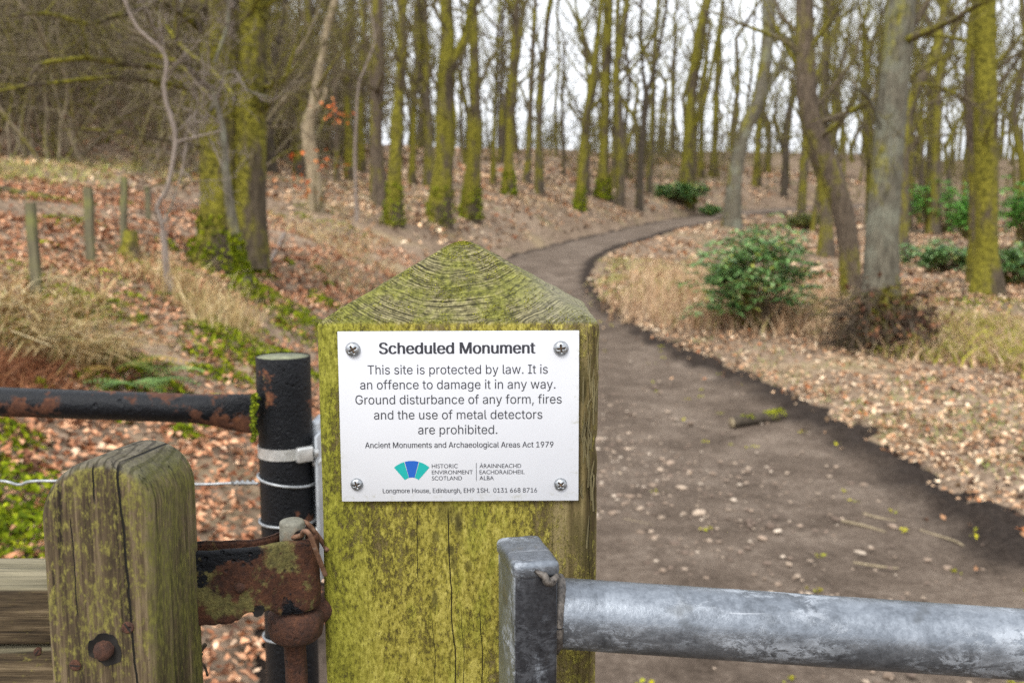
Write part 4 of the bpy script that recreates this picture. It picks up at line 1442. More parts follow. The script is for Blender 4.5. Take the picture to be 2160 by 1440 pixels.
def gate_post():
    root = thing('gate_post', 'square wooden post with pointed top, covered in yellow green algae', 'gate post', (PC, YP + PD / 2, 0))
    hw, hd = PW / 2, PD / 2
    per = []
    rc = 0.005
    def side_pts(ax, ay, bx, by, n): return [(ax + (bx - ax) * i / n, ay + (by - ay) * i / n) for i in range(n)]
    def corner(cx, cy, a0): return [(cx + rc * math.cos(a0 + k * math.pi / 8), cy + rc * math.sin(a0 + k * math.pi / 8)) for k in range(4)]
    per += side_pts(-hw + rc, -hd, hw - rc, -hd, 110) + corner(hw - rc, -hd + rc, -math.pi / 2)
    per += side_pts(hw, -hd + rc, hw, hd - rc, 50) + corner(hw - rc, hd - rc, 0)
    per += side_pts(hw - rc, hd, -hw + rc, hd, 50) + corner(-hw + rc, hd - rc, math.pi / 2)
    per += side_pts(-hw, hd - rc, -hw, -hd + rc, 50) + corner(-hw + rc, -hd + rc, math.pi)
    per = np.array(per)
    m = len(per)
    rows = []
    zlow = -SHZ - 0.15
    zs = np.concatenate([np.linspace(zlow, -0.42, 10), np.linspace(-0.41, -0.002, 120)])
    for z in zs:
        rows.append(np.column_stack([per, np.full(m, z)]))
    PH = APZ - SHZ
    for f in np.concatenate([[0.012, 0.03], np.linspace(0.05, 0.97, 58)]):
        k = 1 - f
        q = per * np.array([k, k])
        # a slightly rounded point
        rows.append(np.column_stack([q, np.full(m, PH * (f if f < 0.86 else 0.86 + (f - 0.86) * (1 - 0.5 * (f - 0.86) / 0.14)))]))
    V = np.array(rows)
    fl = V.reshape(-1, 3)
    dis = np.zeros_like(fl)
    for i, p in enumerate(fl):
        v = Vector(p)
        if p[2] < 0:
            if p[2] < -0.45: continue
            a = mnoise.noise(Vector((p[0] * 260, p[1] * 260, p[2] * 12))) * 0.00045 + mnoise.noise(Vector((p[0] * 40, p[1] * 40, p[2] * 9 + 4))) * 0.0011
            nx_ = p[0] / hw; ny_ = p[1] / hd
            n_ = Vector((nx_ ** 9, ny_ ** 9, 0))
            if n_.length > 0: n_.normalize()
            # torn right arris
            if p[0] > hw * 0.9 and p[1] < -hd * 0.5 and -0.115 < p[2] < -0.01:
                a -= max(0, mnoise.noise(Vector((p[0] * 300, 5, p[2] * 60)))) * 0.004
            dis[i] = n_ * a
        else:
            r = math.hypot(p[0], p[1])
            g_ = 0.0
            g_ += mnoise.noise(v * 55) * 0.0009 + mnoise.noise(v * 220) * 0.0004
            dis[i] = Vector((p[0] * 0.3, p[1] * 0.3, 0.05)).normalized() * g_
    fl = fl + dis
    nr = len(rows)
    idx = np.arange(nr * m).reshape(nr, m)
    j = np.roll(idx, -1, 1)
    q = np.stack([idx[:-1], j[:-1], j[1:], idx[1:]], -1).reshape(-1, 4)
    fl = np.vstack([fl, [[0, 0, fl[idx[-1]][:, 2].mean() + 0.0006]]])
    tr = np.stack([idx[-1], j[-1], np.full(m, nr * m)], -1)
    body = link('post_body', np_mesh('post_body', fl, q, tr, post_material()), root)
    body.location = (0, 0, SHZ)
    # torn splinters along the right front arris
    n = NT('torn_wood')
    gr = n.noise(200, 4, 0.6, vec=n.map((1, 1, 0.1)))
    n.set(Base_Color=n.ramp(gr, [(0.3, (0.06, 0.048, 0.02)), (0.7, (0.20, 0.165, 0.075))]), Roughness=0.9)
    rng = np.random.default_rng(4)
    T = Tubes()
    for k in range(34):
        z = rng.uniform(-0.118, -0.04) if k < 26 else rng.uniform(-0.3, -0.01)
        x = hw - rng.uniform(0.0, 0.010) ; L = rng.uniform(0.006, 0.026)
        x = min(x, hw - 0.0008)
        out = rng.uniform(0.0003, 0.0022)
        p = np.array([[x, -hd + 0.0004, z], [x + rng.normal(0, .0006), -hd - out * 0.5, z + L * 0.5], [x + rng.normal(0, .001), -hd - out, z + L]])
        T.add(p, np.array([0.0007, 0.0006, 0.0002]), 4)
    # tufts of moss sitting on the cap and along its lower edge
    mt = []
    PHc = APZ - SHZ
    while len(mt) < 2600:
        f = rng.uniform(0, 1) ** 1.3
        xx_ = rng.uniform(-1, 1)
        kk = 1 - f
        x = xx_ * hw * kk; y = -hd * kk; z = PHc * (f if f < 0.86 else 0.86 + (f - 0.86) * (1 - 0.5 * (f - 0.86) / 0.14))
        dn = mnoise.noise(Vector((x * 55, z * 75, 2.0))) + 0.5 * mnoise.noise(Vector((x * 170, z * 170, 7.0)))
        groove = math.sin(math.hypot(x, y - 0.014) * 2 * math.pi / 0.0034)
        if rng.uniform() < np.clip(dn * 1.7 + 0.22 + 0.25 * groove + (0.25 if f < 0.06 else 0) + (0.2 if f > 0.7 else 0), 0.0, 1):
            mt.append((x, y - 0.0002, z + 0.0002))
    mt = np.array(mt)
    mv, mq = leaves(mt, rng.uniform(0.0006, 0.0014, len(mt)), rng, 0.9, 0.5)
    mo = link('moss', np_mesh('moss', mv, mq, m=MAT_MOSSY, smooth=False, colors=np.repeat(palette(len(mt), rng, [(132, 132, 40), (112, 114, 34), (158, 154, 62), (92, 88, 36)], (3, 3, 2, 2)), 6, 0)), root)
    mo['kind'] = 'stuff'
    mo.location = (0, 0, SHZ)
    sp = link('splinters', T.mesh('splinters', n.m), root)
    sp['kind'] = 'stuff'
    sp.location = (0, 0, SHZ)
    root.rotation_euler = (0, math.radians(-0.45) * 0, 0)
    return root


POST = gate_post()

# ---- the sign
n = NT('white_sign_plastic')
w1 = n.noise(11, 4, 0.6)
wc = n.ramp(w1, [(0.3, (0.545, 0.555, 0.585)), (0.7, (0.59, 0.60, 0.625))])
dirt = n.math('MULTIPLY', n.mask(n.noise(330, 4, 0.7), 0.66, 0.74), n.mask(n.noise(30, 4, 0.6), 0.56, 0.70))
wc = n.mix(n.math('MULTIPLY', dirt, 0.55), wc, (0.30, 0.27, 0.22, 1))
ex = n.mask(n.math('ABSOLUTE', n.xyz()[0]), 0.0675, 0.0735)
ez = n.mask(n.math('ABSOLUTE', n.xyz()[2]), 0.047, 0.0522)
eg = n.math('MULTIPLY', n.math('MAXIMUM', ex, ez), n.mask(n.noise(150, 6, 0.75), 0.52, 0.66))
wc = n.mix(n.math('MULTIPLY', eg, 0.5), wc, (0.34, 0.33, 0.24, 1))
n.set(Base_Color=wc, Roughness=0.34)
MAT_SIGN = n.m


def flat_mat(name, c, rough=0.5):
    n = NT(name)
    v = n.noise(300, 3, 0.6)
    n.set(Base_Color=n.mix(n.math('MULTIPLY', v, 0.25), c, tuple(min(1, k * 1.7 + 0.006) for k in c[:3]) + (1,)), Roughness=rough)
    return n.m


INK = flat_mat('dark_print', (0.021, 0.022, 0.030, 1))
TEAL = flat_mat('teal_print', srgb(0, 146, 140))
BLUE = flat_mat('blue_print', srgb(8, 78, 160))
YS = YP - 0.0032                                  # face of the sign
FONT = None
try:
    fp = os.path.join(bpy.utils.system_resource('DATAFILES'), 'fonts', 'Inter.woff2')
    if os.path.exists(fp): FONT = bpy.data.fonts.load(fp)
except Exception:
    FONT = None


def text_verts(s, plain=False):
    """outlines of a line of text, each contour filled with its own holes; returns points (x, y, layer) and triangles"""
    c = bpy.data.curves.new('text', 'FONT')
    c.body = s
    c.size = 1.0
    if FONT and not plain: c.font = FONT
    o = bpy.data.objects.new('text', c)
    COL.objects.link(o)
    bpy.context.view_layer.update()
    cu = o.evaluated_get(bpy.context.evaluated_depsgraph_get()).to_curve(bpy.context.evaluated_depsgraph_get())
    polys = []
    for sp in cu.splines:
        bp = sp.bezier_points
        pl_ = []
        for k in range(len(bp)):
            a, b = bp[k], bp[(k + 1) % len(bp)]
            p0, p1, p2, p3 = a.co, a.handle_right, b.handle_left, b.co
            straight = (p1 - p0).cross(p3 - p0).length < 1e-6 and (p2 - p0).cross(p3 - p0).length < 1e-6
            for t in ([0] if straight else [0, .2, .4, .6, .8]):
                q = p0 * (1 - t) ** 3 + p1 * 3 * t * (1 - t) ** 2 + p2 * 3 * t * t * (1 - t) + p3 * t ** 3
                if not pl_ or (q - pl_[-1]).length > 1e-5: pl_.append(q.copy())
        if len(pl_) > 2: polys.append(pl_)
    co, ed = [], []
    for p in polys:
        b0 = len(co)
        co += [Vector((q.x, q.y)) for q in p]
        ed += [(b0 + k, b0 + (k + 1) % len(p)) for k in range(len(p))]
    v2, _, f2, _, _, _ = delaunay_2d_cdt(co, ed, [], 0, 1e-6)
    vs = [(q.x, q.y, 0) for q in v2]
    A = np.array([co[a][:] for a, _ in ed]); B = np.array([co[b][:] for _, b in ed])
    fs = []
    for f in f2:
        c0 = sum((v2[k] for k in f), Vector((0, 0))) / len(f)
        side = (B[:, 0] - A[:, 0]) * (c0.y - A[:, 1]) - (c0.x - A[:, 0]) * (B[:, 1] - A[:, 1])
        w = ((A[:, 1] <= c0.y) & (B[:, 1] > c0.y) & (side > 0)).sum() - ((A[:, 1] > c0.y) & (B[:, 1] <= c0.y) & (side < 0)).sum()
        if w != 0: fs.append(list(f))
    bpy.data.objects.remove(o); bpy.data.curves.remove(c)
    return np.array(vs), fs


CAP = float(text_verts('H')[0][:, 1].max())
CAP_PLAIN = float(text_verts('H', True)[0][:, 1].max())
SIGN_C = P(965, 878, YS)                           # middle of the plate
ROLL = math.radians(0.25)
MPP = 0.148 / 507.0


def s_uv(px, py):
    """photo pixel -> metres on the plate, from its middle"""
    q = P(px, py, YS) - SIGN_C
    return q.x, q.z


def sign():
    root = thing('sign', 'small white plastic notice headed Scheduled Monument, screwed to the pointed post', 'sign', SIGN_C)
    hw_, z1 = 0.0737, 0
    x0, zt = s_uv(712, 698.5); x1, zb = s_uv(1219.5, 1056.5)
    bm = bmesh.new()
    box_bm(bm, x0, x1, 0, 0.0022, zb, zt)
    bm_obj('plate', bm, MAT_SIGN, root, 0.0004, 2)

    def lines(name, rows, m, parent, dy=-0.00015, plain=False):
        V, F, o = [], [], 0
        for (s, px0, px1, base, cap, off) in rows:
            vs, fs = text_verts(s, plain)
            ux0, uz = s_uv(px0, base); ux1, _ = s_uv(px1, base)
            sx = (ux1 - ux0) / (vs[:, 0].max() - vs[:, 0].min())
            sz = cap * (zt - zb) / 358.0 / (CAP_PLAIN if plain else CAP)
            for kk, sh in enumerate([0.0] if not off else [-off, off, 0.0] if off > 0.01 else [-off, off]):
                V.append(np.column_stack([ux0 + (vs[:, 0] - vs[:, 0].min()) * sx + sh * sz, dy - kk * 0.00003 - vs[:, 2] * 0.000008, uz + vs[:, 1] * sz]))
                F += [[i + o for i in f] for f in fs]
                o += len(vs)
        me = bpy.data.meshes.new(name)
        me.from_pydata(np.concatenate(V).tolist(), [], F)
        me.materials.append(m)
        me.update()
        return link(name, me, parent)
    lines('heading', [('Scheduled Monument', 801, 1129, 745.5, 23.5, 0.024)], INK, root)
    lines('lettering', [
        ('This site is protected by law. It is', 776, 1156, 788.5, 19, 0.0),
        ('an offence to damage it in any way.', 760, 1172, 820, 19, 0.0),
        ('Ground disturbance of any form, fires', 750, 1185, 851.5, 19, 0.0),
        ('and the use of metal detectors', 789, 1144, 883.5, 19, 0.0),
        ('are prohibited.', 882, 1049, 915, 19, 0.0),
        ('Ancient Monuments and Archaeological Areas Act 1979', 770, 1167, 943.5, 12, 0.006)], INK, root)
    lines('lettering', [
        ('Longmore House, Edinburgh, EH9 1SH.  0131 668 8716', 807, 1132, 1038.5, 9.8, 0.006)], INK, root)
    lg = bpy.data.objects.new('logo', None); COL.objects.link(lg); lg.parent = root

    def wedge(name, a0, a1, m, r0=22, r1=57):
        cx, cy = 868, 1028
        pts = []
        for k in range(13):
            a = math.radians(a0 + (a1 - a0) * k / 12)
            pts.append((cx + r1 * math.cos(a), cy - r1 * math.sin(a)))
        for k in range(13):
            a = math.radians(a1 + (a0 - a1) * k / 12)
            pts.append((cx + r0 * math.cos(a), cy - r0 * math.sin(a)))
        bm = bmesh.new()
        vs = []
        for p in pts:
            u_, z_ = s_uv(*p); vs.append(bm.verts.new((u_, -0.00015, z_)))
        for k in range(12):
            bm.faces.new((vs[k], vs[k + 1], vs[24 - k], vs[25 - k]))
        bm_obj(name, bm, m, lg, smooth=False)
    wedge('fan_segment', 106.5, 131, TEAL)
    wedge('fan_segment', 49, 73.5, TEAL)
    wedge('fan_segment', 75, 105, BLUE)
    lines('logo_lettering', [
        ('HISTORIC', 910.5, 965, 986.5, 8.6, 0.0), ('ENVIRONMENT', 910.5, 997, 999.5, 8.6, 0.0), ('SCOTLAND', 910.5, 974, 1012, 8.6, 0.0),
        ('\u00c0RAINNEACHD', 1011, 1099, 986.5, 8.6, 0.0), ('EACHDRAIDHEIL', 1011, 1106, 999.5, 8.6, 0.0), ('ALBA', 1011, 1041, 1012, 8.6, 0.0)], INK, lg, plain=True)
    bm = bmesh.new()
    a = s_uv(1003.7, 976); b = s_uv(1004.8, 1014)
    vs = [bm.verts.new(p) for p in ((a[0], -0.00015, b[1]), (b[0], -0.00015, b[1]), (b[0], -0.00015, a[1]), (a[0], -0.00015, a[1]))]
    bm.faces.new(vs)
    bm_obj('divider_line', bm, INK, lg, smooth=False)
    # screws
    n = NT('zinc_screw')
    v = n.noise(500, 4, 0.7)
    n.set(Base_Color=n.ramp(v, [(0.35, (0.20, 0.21, 0.22)), (0.65, (0.46, 0.48, 0.50))]), Metallic=0.85,
          Roughness=n.math('MULTIPLY_ADD', v, 0.3, 0.22), Normal=n.bump(v, 0.3, 0.0005))
    zinc = n.m
    n = NT('rust_in_recess'); n.set(Base_Color=n.ramp(n.noise(900, 3), [(0.4, (0.02, 0.018, 0.016)), (0.62, (0.20, 0.12, 0.06))]), Roughness=0.9)
    rec = n.m
    for (px, py, rp, rot) in [(745, 736, 16, 0.5), (1184, 735.5, 16, 0.12), (752, 1020, 13.5, 0.35), (1182, 1022, 14, 0.75)]:
        u_, z_ = s_uv(px, py)
        r = rp * MPP
        V, ns, nr2 = [], 64, 14
        for i in range(nr2 + 1):
            f = i / nr2
            h = r * 0.62 * math.sqrt(max(0, 1 - f ** 2.4)) if f < 1 else 0.0
            for k in range(ns):
                a_ = 2 * math.pi * k / ns
                x, z = r * f * math.cos(a_), r * f * math.sin(a_)
                ca, sa = math.cos(rot), math.sin(rot)
                xr, zr = x * ca + z * sa, -x * sa + z * ca
                w_ = r * 0.13
                ins = min(1, max(0, (r * 0.58 - max(abs(xr), abs(zr))) / (r * 0.08))) * min(1, max(0, (w_ - min(abs(xr), abs(zr))) / (r * 0.05)))
                V.append((u_ + x, -0.0002 - h + ins * r * 0.42, z_ + z))
        idx = np.arange((nr2 + 1) * ns).reshape(nr2 + 1, ns); j = np.roll(idx, -1, 1)
        q = np.stack([idx[:-1], j[:-1], j[1:], idx[1:]], -1).reshape(-1, 4)
        so = link('screw', np_mesh('screw', V, q, m=zinc), root)
        bm = bmesh.new()
        for sgn in (0, 1):
            a_ = rot + sgn * math.pi / 2
            ux, uz_ = math.cos(a_), math.sin(a_)
            L, w_ = r * 0.55, r * 0.10
            yy = -0.0002 - r * 0.62 + r * 0.36 - sgn * 0.00004
            bm.faces.new([bm.verts.new((u_ + sx * L * ux - sz2 * w_ * uz_, yy, z_ + sx * L * uz_ + sz2 * w_ * ux)) for sx, sz2 in ((-1, -1), (1, -1), (1, 1), (-1, 1))])
        bm_obj('cross_recess', bm, rec, so, smooth=False)
    root.rotation_euler = (0, -ROLL, 0)


sign()


# ---- wooden gate on the left
def old_wood(name, along=(1, 1, 0.05), cracks=(), green=0.5):
    n = NT(name)
    X, Yv, Zv = n.xyz()
    grain = n.noise(150, 6, 0.65, vec=n.map(along))
    coarse = n.noise(38, 5, 0.65, vec=n.map(along))
    fine = n.noise(520, 4, 0.7, vec=n.map(along))
    speck = n.noise(380, 5, 0.75, vec=n.map(tuple(0.4 + 0.6 * a for a in along)))
    patch = n.noise(16, 6, 0.7)
    c = n.ramp(n.math('ADD', n.math('MULTIPLY', fine, 0.3), n.math('MULTIPLY_ADD', grain, 0.4, n.math('MULTIPLY', coarse, 0.3))),
               [(0.40, (0.012, 0.008, 0.005)), (0.5, (0.078, 0.055, 0.030)), (0.61, (0.225, 0.168, 0.098))])
    alg = n.ramp(speck, [(0.35, (0.05, 0.05, 0.010)), (0.68, (0.23, 0.20, 0.05))])
    cov = n.math('ADD', n.math('MULTIPLY', patch, 0.5), n.math('MULTIPLY', speck, 0.5))
    c = n.mix(n.math('MULTIPLY', n.mask(cov, 0.57 - 0.16 * green, 0.68 - 0.16 * green), 0.9), c, alg)
    c = n.mix(n.math('MULTIPLY', n.mask(n.noise(700, 3, 0.7), 0.60, 0.70), 0.6), c, (0.02, 0.018, 0.012, 1))
    chk = n.mask(n.noise(130, 3, 0.6, vec=n.map(tuple(0.018 if a < 0.5 else 1 for a in along), loc=(3, 3, 3))), 0.37, 0.31)
    c = n.mix(n.math('MULTIPLY', chk, 0.85), c, (0.012, 0.010, 0.007, 1))
    crack = None
    for (cx, z0, z1, wd, slope) in cracks:
        wob = n.math('MULTIPLY', n.math('SUBTRACT', n.noise(26, 4, 0.6, vec=n.map((0.2, 0.2, 1), loc=(cx * 40, 0, 0))), 0.5), 0.005)
        xc = n.math('ADD', n.math('SUBTRACT', X, cx), n.math('MULTIPLY', n.math('SUBTRACT', Zv, z1), slope))
        f = n.mask(n.math('ABSOLUTE', n.math('ADD', xc, wob)), wd * 1.8, wd * 0.8)
        f = n.math('MULTIPLY', f, n.math('MULTIPLY', n.mask(Zv, z0 - 0.003, z0 + 0.003), n.mask(Zv, z1 + 0.002, z1 - 0.002)))
        crack = f if crack is None else n.math('MAXIMUM', crack, f)
    up = n.mask(n.xyz(n.normal())[2], 0.35, 0.7)
    if len(cracks):
        endg = n.ramp(n.noise(120, 6, 0.7, vec=n.map((1, 0.5, 1))), [(0.35, (0.03, 0.026, 0.02)), (0.65, (0.16, 0.14, 0.105))])
        ch = n.wave(70, 5, 3, 1.2, vec=n.map((1, 0.22, 0.0)), typ='RINGS', dir_='Z')
        endg = n.mix(n.math('MULTIPLY', n.mask(ch, 0.28, 0.08), 0.7), endg, (0.012, 0.01, 0.008, 1))
        c = n.mix(n.math('MULTIPLY', up, 0.85), c, endg)
        rightg = n.math('MULTIPLY', n.mask(n.xyz(n.normal())[0], 0.3, 0.8), n.mask(patch, 0.35, 0.55))
        c = n.mix(n.math('MULTIPLY', rightg, 0.5), c, n.ramp(speck, [(0.3, (0.03, 0.035, 0.006)), (0.7, (0.14, 0.14, 0.03))]))
    else:
        c = n.mix(n.math('MULTIPLY', up, 0.8), c, n.ramp(grain, [(0.35, (0.10, 0.09, 0.055)), (0.65, (0.30, 0.265, 0.175))]))
    h = n.math('SUBTRACT', n.math('ADD', n.math('ADD', n.math('MULTIPLY', grain, 0.8), n.math('MULTIPLY', fine, 0.5)), n.math('MULTIPLY', coarse, 0.8)), n.math('MULTIPLY', chk, 1.2))
    if crack is not None:
        c = n.mix(crack, c, (0.008, 0.007, 0.005, 1))
        h = n.math('SUBTRACT', h, n.math('MULTIPLY', crack, 2.0))
    n.set(Base_Color=c, Roughness=0.88, Normal=n.bump(h, 0.8, 0.002))
    n.b.inputs['Specular IOR Level'].default_value = 0.25
    return n.m


def rust_mat(name, paint=0.0, green=0.0, dark=1.0, scale=1.0):
    n = NT(name)
    a = n.noise(45 * scale, 6, 0.74)
    b = n.noise(330 * scale, 5, 0.75)
    c = n.ramp(n.math('MULTIPLY_ADD', a, 0.5, n.math('MULTIPLY', b, 0.5)),
               [(0.34, (0.018 * dark, 0.010 * dark, 0.008 * dark)), (0.5, (0.105 * dark, 0.038 * dark, 0.018 * dark)), (0.68, (0.26 * dark, 0.10 * dark, 0.042 * dark))])
    if green:
        gm = n.mask(n.noise(34 * scale, 6, 0.7, vec=n.map(loc=(4, 2, 7))), 0.57 - 0.1 * green, 0.66 - 0.1 * green)
        c = n.mix(n.math('MULTIPLY', gm, 0.85), c, n.ramp(b, [(0.3, (0.055, 0.05, 0.016)), (0.7, (0.19, 0.17, 0.05))]))
    pit = n.math('MULTIPLY', n.mask(n.voro(170 * scale), 0.26, 0.10), n.mask(n.noise(60 * scale, 4, 0.7, vec=n.map(loc=(6, 6, 6))), 0.46, 0.60))
    c = n.mix(n.math('MULTIPLY', pit, 0.8), c, (0.012, 0.008, 0.010, 1))
    hot = n.mask(n.noise(75 * scale, 6, 0.75, vec=n.map(loc=(9, 2, 3))), 0.58, 0.68)
    c = n.mix(n.math('MULTIPLY', hot, 0.55), c, (0.24 * dark, 0.082 * dark, 0.024 * dark, 1))
    rough = 0.85
    if paint:
        pm = n.mask(n.noise(22 * scale, 6, 0.62, vec=n.map(loc=(1, 5, 2))), 0.62 - 0.3 * paint, 0.65 - 0.3 * paint)
        pc = n.ramp(b, [(0.3, (0.002, 0.0025, 0.0035)), (0.75, (0.007, 0.008, 0.011))])
        c = n.mix(pm, c, pc)
        rough = n.math('SUBTRACT', 0.85, n.math('MULTIPLY', pm, 0.5))
        n.put(n.b.inputs['Specular IOR Level'], n.math('SUBTRACT', 0.35, n.math('MULTIPLY', pm, 0.15)))
    n.set(Base_Color=c, Roughness=rough, Normal=n.bump(n.math('SUBTRACT', n.math('ADD', a, n.math('MULTIPLY', b, 0.8)), n.math('MULTIPLY', pit, 0.8)), 0.9, 0.0024))
    return n.m


RUST = rust_mat('orange_rust', dark=0.55)
RUST_DARK = rust_mat('dark_rust', dark=0.5)
RUST_GREEN = rust_mat('rust_with_algae', green=0.5, paint=0.14, dark=0.5)


def wooden_gate():
    YF = 0.50
    base = P(206, 1440, YF)
    root = thing('wooden_gate', 'old mossy wooden gate end with rounded stile and rusty bolt', 'gate', (base.x, YF, 0.95))
    o = np.array(root.location)
    xl, xr = P(79, 1100, YF).x - o[0], P(316, 1100, YF).x - o[0]
    zt = P(206, 966, YF).z - o[2]
    # arched outline extruded backwards, all edges rounded
    pts = []
    def arc(cx, cz, r, a0, a1, n=9):
        for k in range(n + 1):
            a = math.radians(a0 + (a1 - a0) * k / n)
            pts.append((cx + r * math.cos(a), cz + r * math.sin(a)))
    R1, R2 = 0.034, 0.026
    arc(xr - R2, zt - R2 - 0.001, R2, 0, 80)
    arc(xl + R1, zt - R1 - 0.001, R1, 92, 180, 12)
    pts = [(xr, -0.9)] + pts + [(xl, -0.9)]
    depth = 0.080
    bm = bmesh.new()
    front = [bm.verts.new((x, 0, z)) for x, z in pts]
    back = [bm.verts.new((x, depth, z - (0.007 if z > 0 else 0))) for x, z in pts]
    bm.faces.new(front); bm.faces.new(back[::-1])
    m = len(pts)
    for k in range(m):
        bm.faces.new((front[k], back[k], back[(k + 1) % m], front[(k + 1) % m]))
    ed = [e for e in bm.edges if abs(e.verts[0].co.y - e.verts[1].co.y) < 1e-6 and not (e.verts[0].co.z < -0.89 and e.verts[1].co.z < -0.89)]
    bmesh.ops.recalc_face_normals(bm, faces=bm.faces[:])
    bmesh.ops.bevel(bm, geom=ed, offset=0.0075, segments=5, profile=0.5, affect='EDGES', clamp_overlap=True)
    def lx(px): return P(px, 1100, YF).x - o[0]
    def lz(py): return P(206, py, YF).z - o[2]
    wood = old_wood('old_gate_wood', (1, 1, 0.05), [(lx(254), lz(1460), lz(982), 0.00042, 0.035), (lx(340), lz(1460), lz(1180), 0.0004, -0.02),
                                                     (lx(200), lz(1060), lz(985), 0.0003, 0.02), (lx(150), lz(1300), lz(1100), 0.0002, 0.01), (lx(366), lz(1460), lz(1150), 0.0007, 0.0)], 0.62)
    st = bm_obj('stile', bm, wood, root, 0, ang=60)
    # rail going left
    YR = 0.525
    a = P(0, 1240, YR); b = P(0, 1362, YR)
    railw = old_wood('old_rail_wood', (0.05, 1, 1), (), 0.3)
    bm = bmesh.new()
    box_bm(bm, -1.25, xl - 0.0005, YR - o[1], YR - o[1] + 0.05, b.z - o[2], a.z - o[2])
    bm_obj('rail', bm, railw, root, 0.003, 3)
    # diagonal brace below
    bm = bmesh.new()
    vs = box_bm(bm, -0.9, xl - 0.001, YR - o[1] + 0.001, YR - o[1] + 0.045, b.z - o[2] - 0.11, b.z - o[2] - 0.0012)
    for v in vs:
        if v.co.x < -0.5: v.co.z -= 0.05
    brace = bm_obj('brace', bm, railw, root, 0.003, 3)
    for v in brace.data.vertices:
        pass
    # bolt in a worn hole, two screws
    def disc(name, px, py, rp, m, yo, h, dome=0.4, slot=None, parent=root, sides=20):
        c = P(px, py, YF) - root.location
        r = rp * YF / FPX
        T = Tubes()
        pr = [(-0.002, 1.0), (h * 0.55, 1.0), (h * 0.9, 0.82), (h, 0.35)]
        T.add(np.array([[c.x, yo - q[0], c.z] for q in pr]), np.array([r * q[1] for q in pr]), sides, 0.12, px, cap=True)
        ob = link(name, T.mesh(name, m), parent)
        if slot is not None:
            bm = bmesh.new()
            L, w_ = r * 0.85, r * 0.14
            bm.faces.new([bm.verts.new((c.x + sx * L * math.cos(slot) - sz * w_ * math.sin(slot), yo - h - 0.0001, c.z + sx * L * math.sin(slot) + sz * w_ * math.cos(slot)))
                          for sx, sz in ((-1, -1), (1, -1), (1, 1), (-1, 1))])
            bm_obj('slot', bm, HOLE, ob, smooth=False)
        return ob
    n = NT('dark_wood_hole'); n.set(Base_Color=n.ramp(n.noise(200), [(0.3, (0.006, 0.005, 0.004)), (0.7, (0.02, 0.016, 0.012))]), Roughness=1)
    HOLE = n.m
    c = P(222, 1368, YF) - root.location
    T = Tubes()
    T.add(np.array([[c.x, -0.0004, c.z], [c.x, 0.002, c.z]]), np.array([0.0078, 0.0078]), 28, 0.45, 4, cap=True)
    link('bolt_hole', T.mesh('bolt_hole', HOLE), root)
    disc('bolt', 221, 1368, 22, RUST_DARK, -0.0006, 0.0045, sides=9)
    disc('screw', 270, 1322, 14, RUST, 0.0, 0.0007, slot=-1.0)
    disc('screw', 159, 1402, 13, RUST, 0.0, 0.0007, slot=-0.1)
    disc('screw', 30, 1420, 9, RUST_DARK, 0.026, 0.0006, slot=0.9)
    # rusty doubled strap round the hinge pin
    pin = np.array(PINC)
    A1 = P(395, 1165, 0.568); A2 = P(640, 1145, 0.589)
    ztop = P(412, 1165, 0.57).z
    H = ztop - P(412, 1322, 0.57).z
    rr = 0.0118
    path = []
    yb = 0.0
    path.append((P(300, 1165, 0.588).x, 0.589))
    path.append((P(412, 1148, 0.586).x, 0.590))
    path.append((P(540, 1148, 0.594).x, 0.5945))
    path.append((pin[0] - 0.0125, pin[1] + 0.0035))
    for k in range(13):
        a_ = math.radians(135 - k * 20)
        path.append((pin[0] + rr * math.cos(a_), pin[1] + rr * math.sin(a_)))
    path = path[:4] + [(pin[0] + rr * math.cos(math.radians(a_)), pin[1] + rr * math.sin(math.radians(a_))) for a_ in range(130, -100, -16)]
    path += [(pin[0] - 0.004, pin[1] - rr), (P(540, 1155, 0.580).x, 0.581), (P(412, 1165, 0.57).x, 0.572), (P(300, 1165, 0.57).x, 0.566)]
    sp, _ = resample([np.array([x, y, 0]) for x, y in path], [1] * len(path), 0.0012)
    th = 0.0042
    tg = np.gradient(sp, axis=0); tg /= np.linalg.norm(tg, axis=1)[:, None]
    nr_ = np.stack([-tg[:, 1], tg[:, 0], np.zeros(len(sp))], -1)
    NZ = 36
    V = []
    for i in range(len(sp)):
        x = sp[i, 0]
        on_front = sp[i, 1] < pin[1]
        er = 0
        # bottom edge eaten by rust, near the middle of the leaf
        fx = (x - P(412, 1165, .57).x) / (P(650, 1165, .57).x - P(412, 1165, .57).x)
        er = 0.0052 * float(sstep(0.26, 0.40, np.array(fx)) * sstep(0.66, 0.56, np.array(fx))) + 0.0016 * mnoise.noise(Vector((x * 160, 0, 3))) + 0.001 * mnoise.noise(Vector((x * 420, 0, 3)))
        for s in range(2):
            for k in range(NZ):
                f = k / (NZ - 1)
                z = ztop - (H - er) * f
                bump_ = 0.0007 * mnoise.noise(Vector((x * 70, z * 70, s * 9 + (0 if on_front else 4)))) + 0.0003 * mnoise.noise(Vector((x * 240, z * 240, s)))
                edge = 0.35 if k in (0, NZ - 1) else 1.0
                off = (th / 2 * edge if s else -th / 2 * edge)
                p = sp[i] + nr_[i] * (off + bump_)
                V.append((p[0] - o[0], p[1] - o[1], z - o[2] + 0.0006 * mnoise.noise(Vector((x * 120, 7, 1)))))
    ns_ = len(sp)
    I = np.arange(ns_ * 2 * NZ).reshape(ns_, 2, NZ)
    qs = []
    for s in range(2):
        a_ = I[:, s]
        qs.append(np.stack([a_[:-1, :-1], a_[1:, :-1], a_[1:, 1:], a_[:-1, 1:]], -1).reshape(-1, 4))
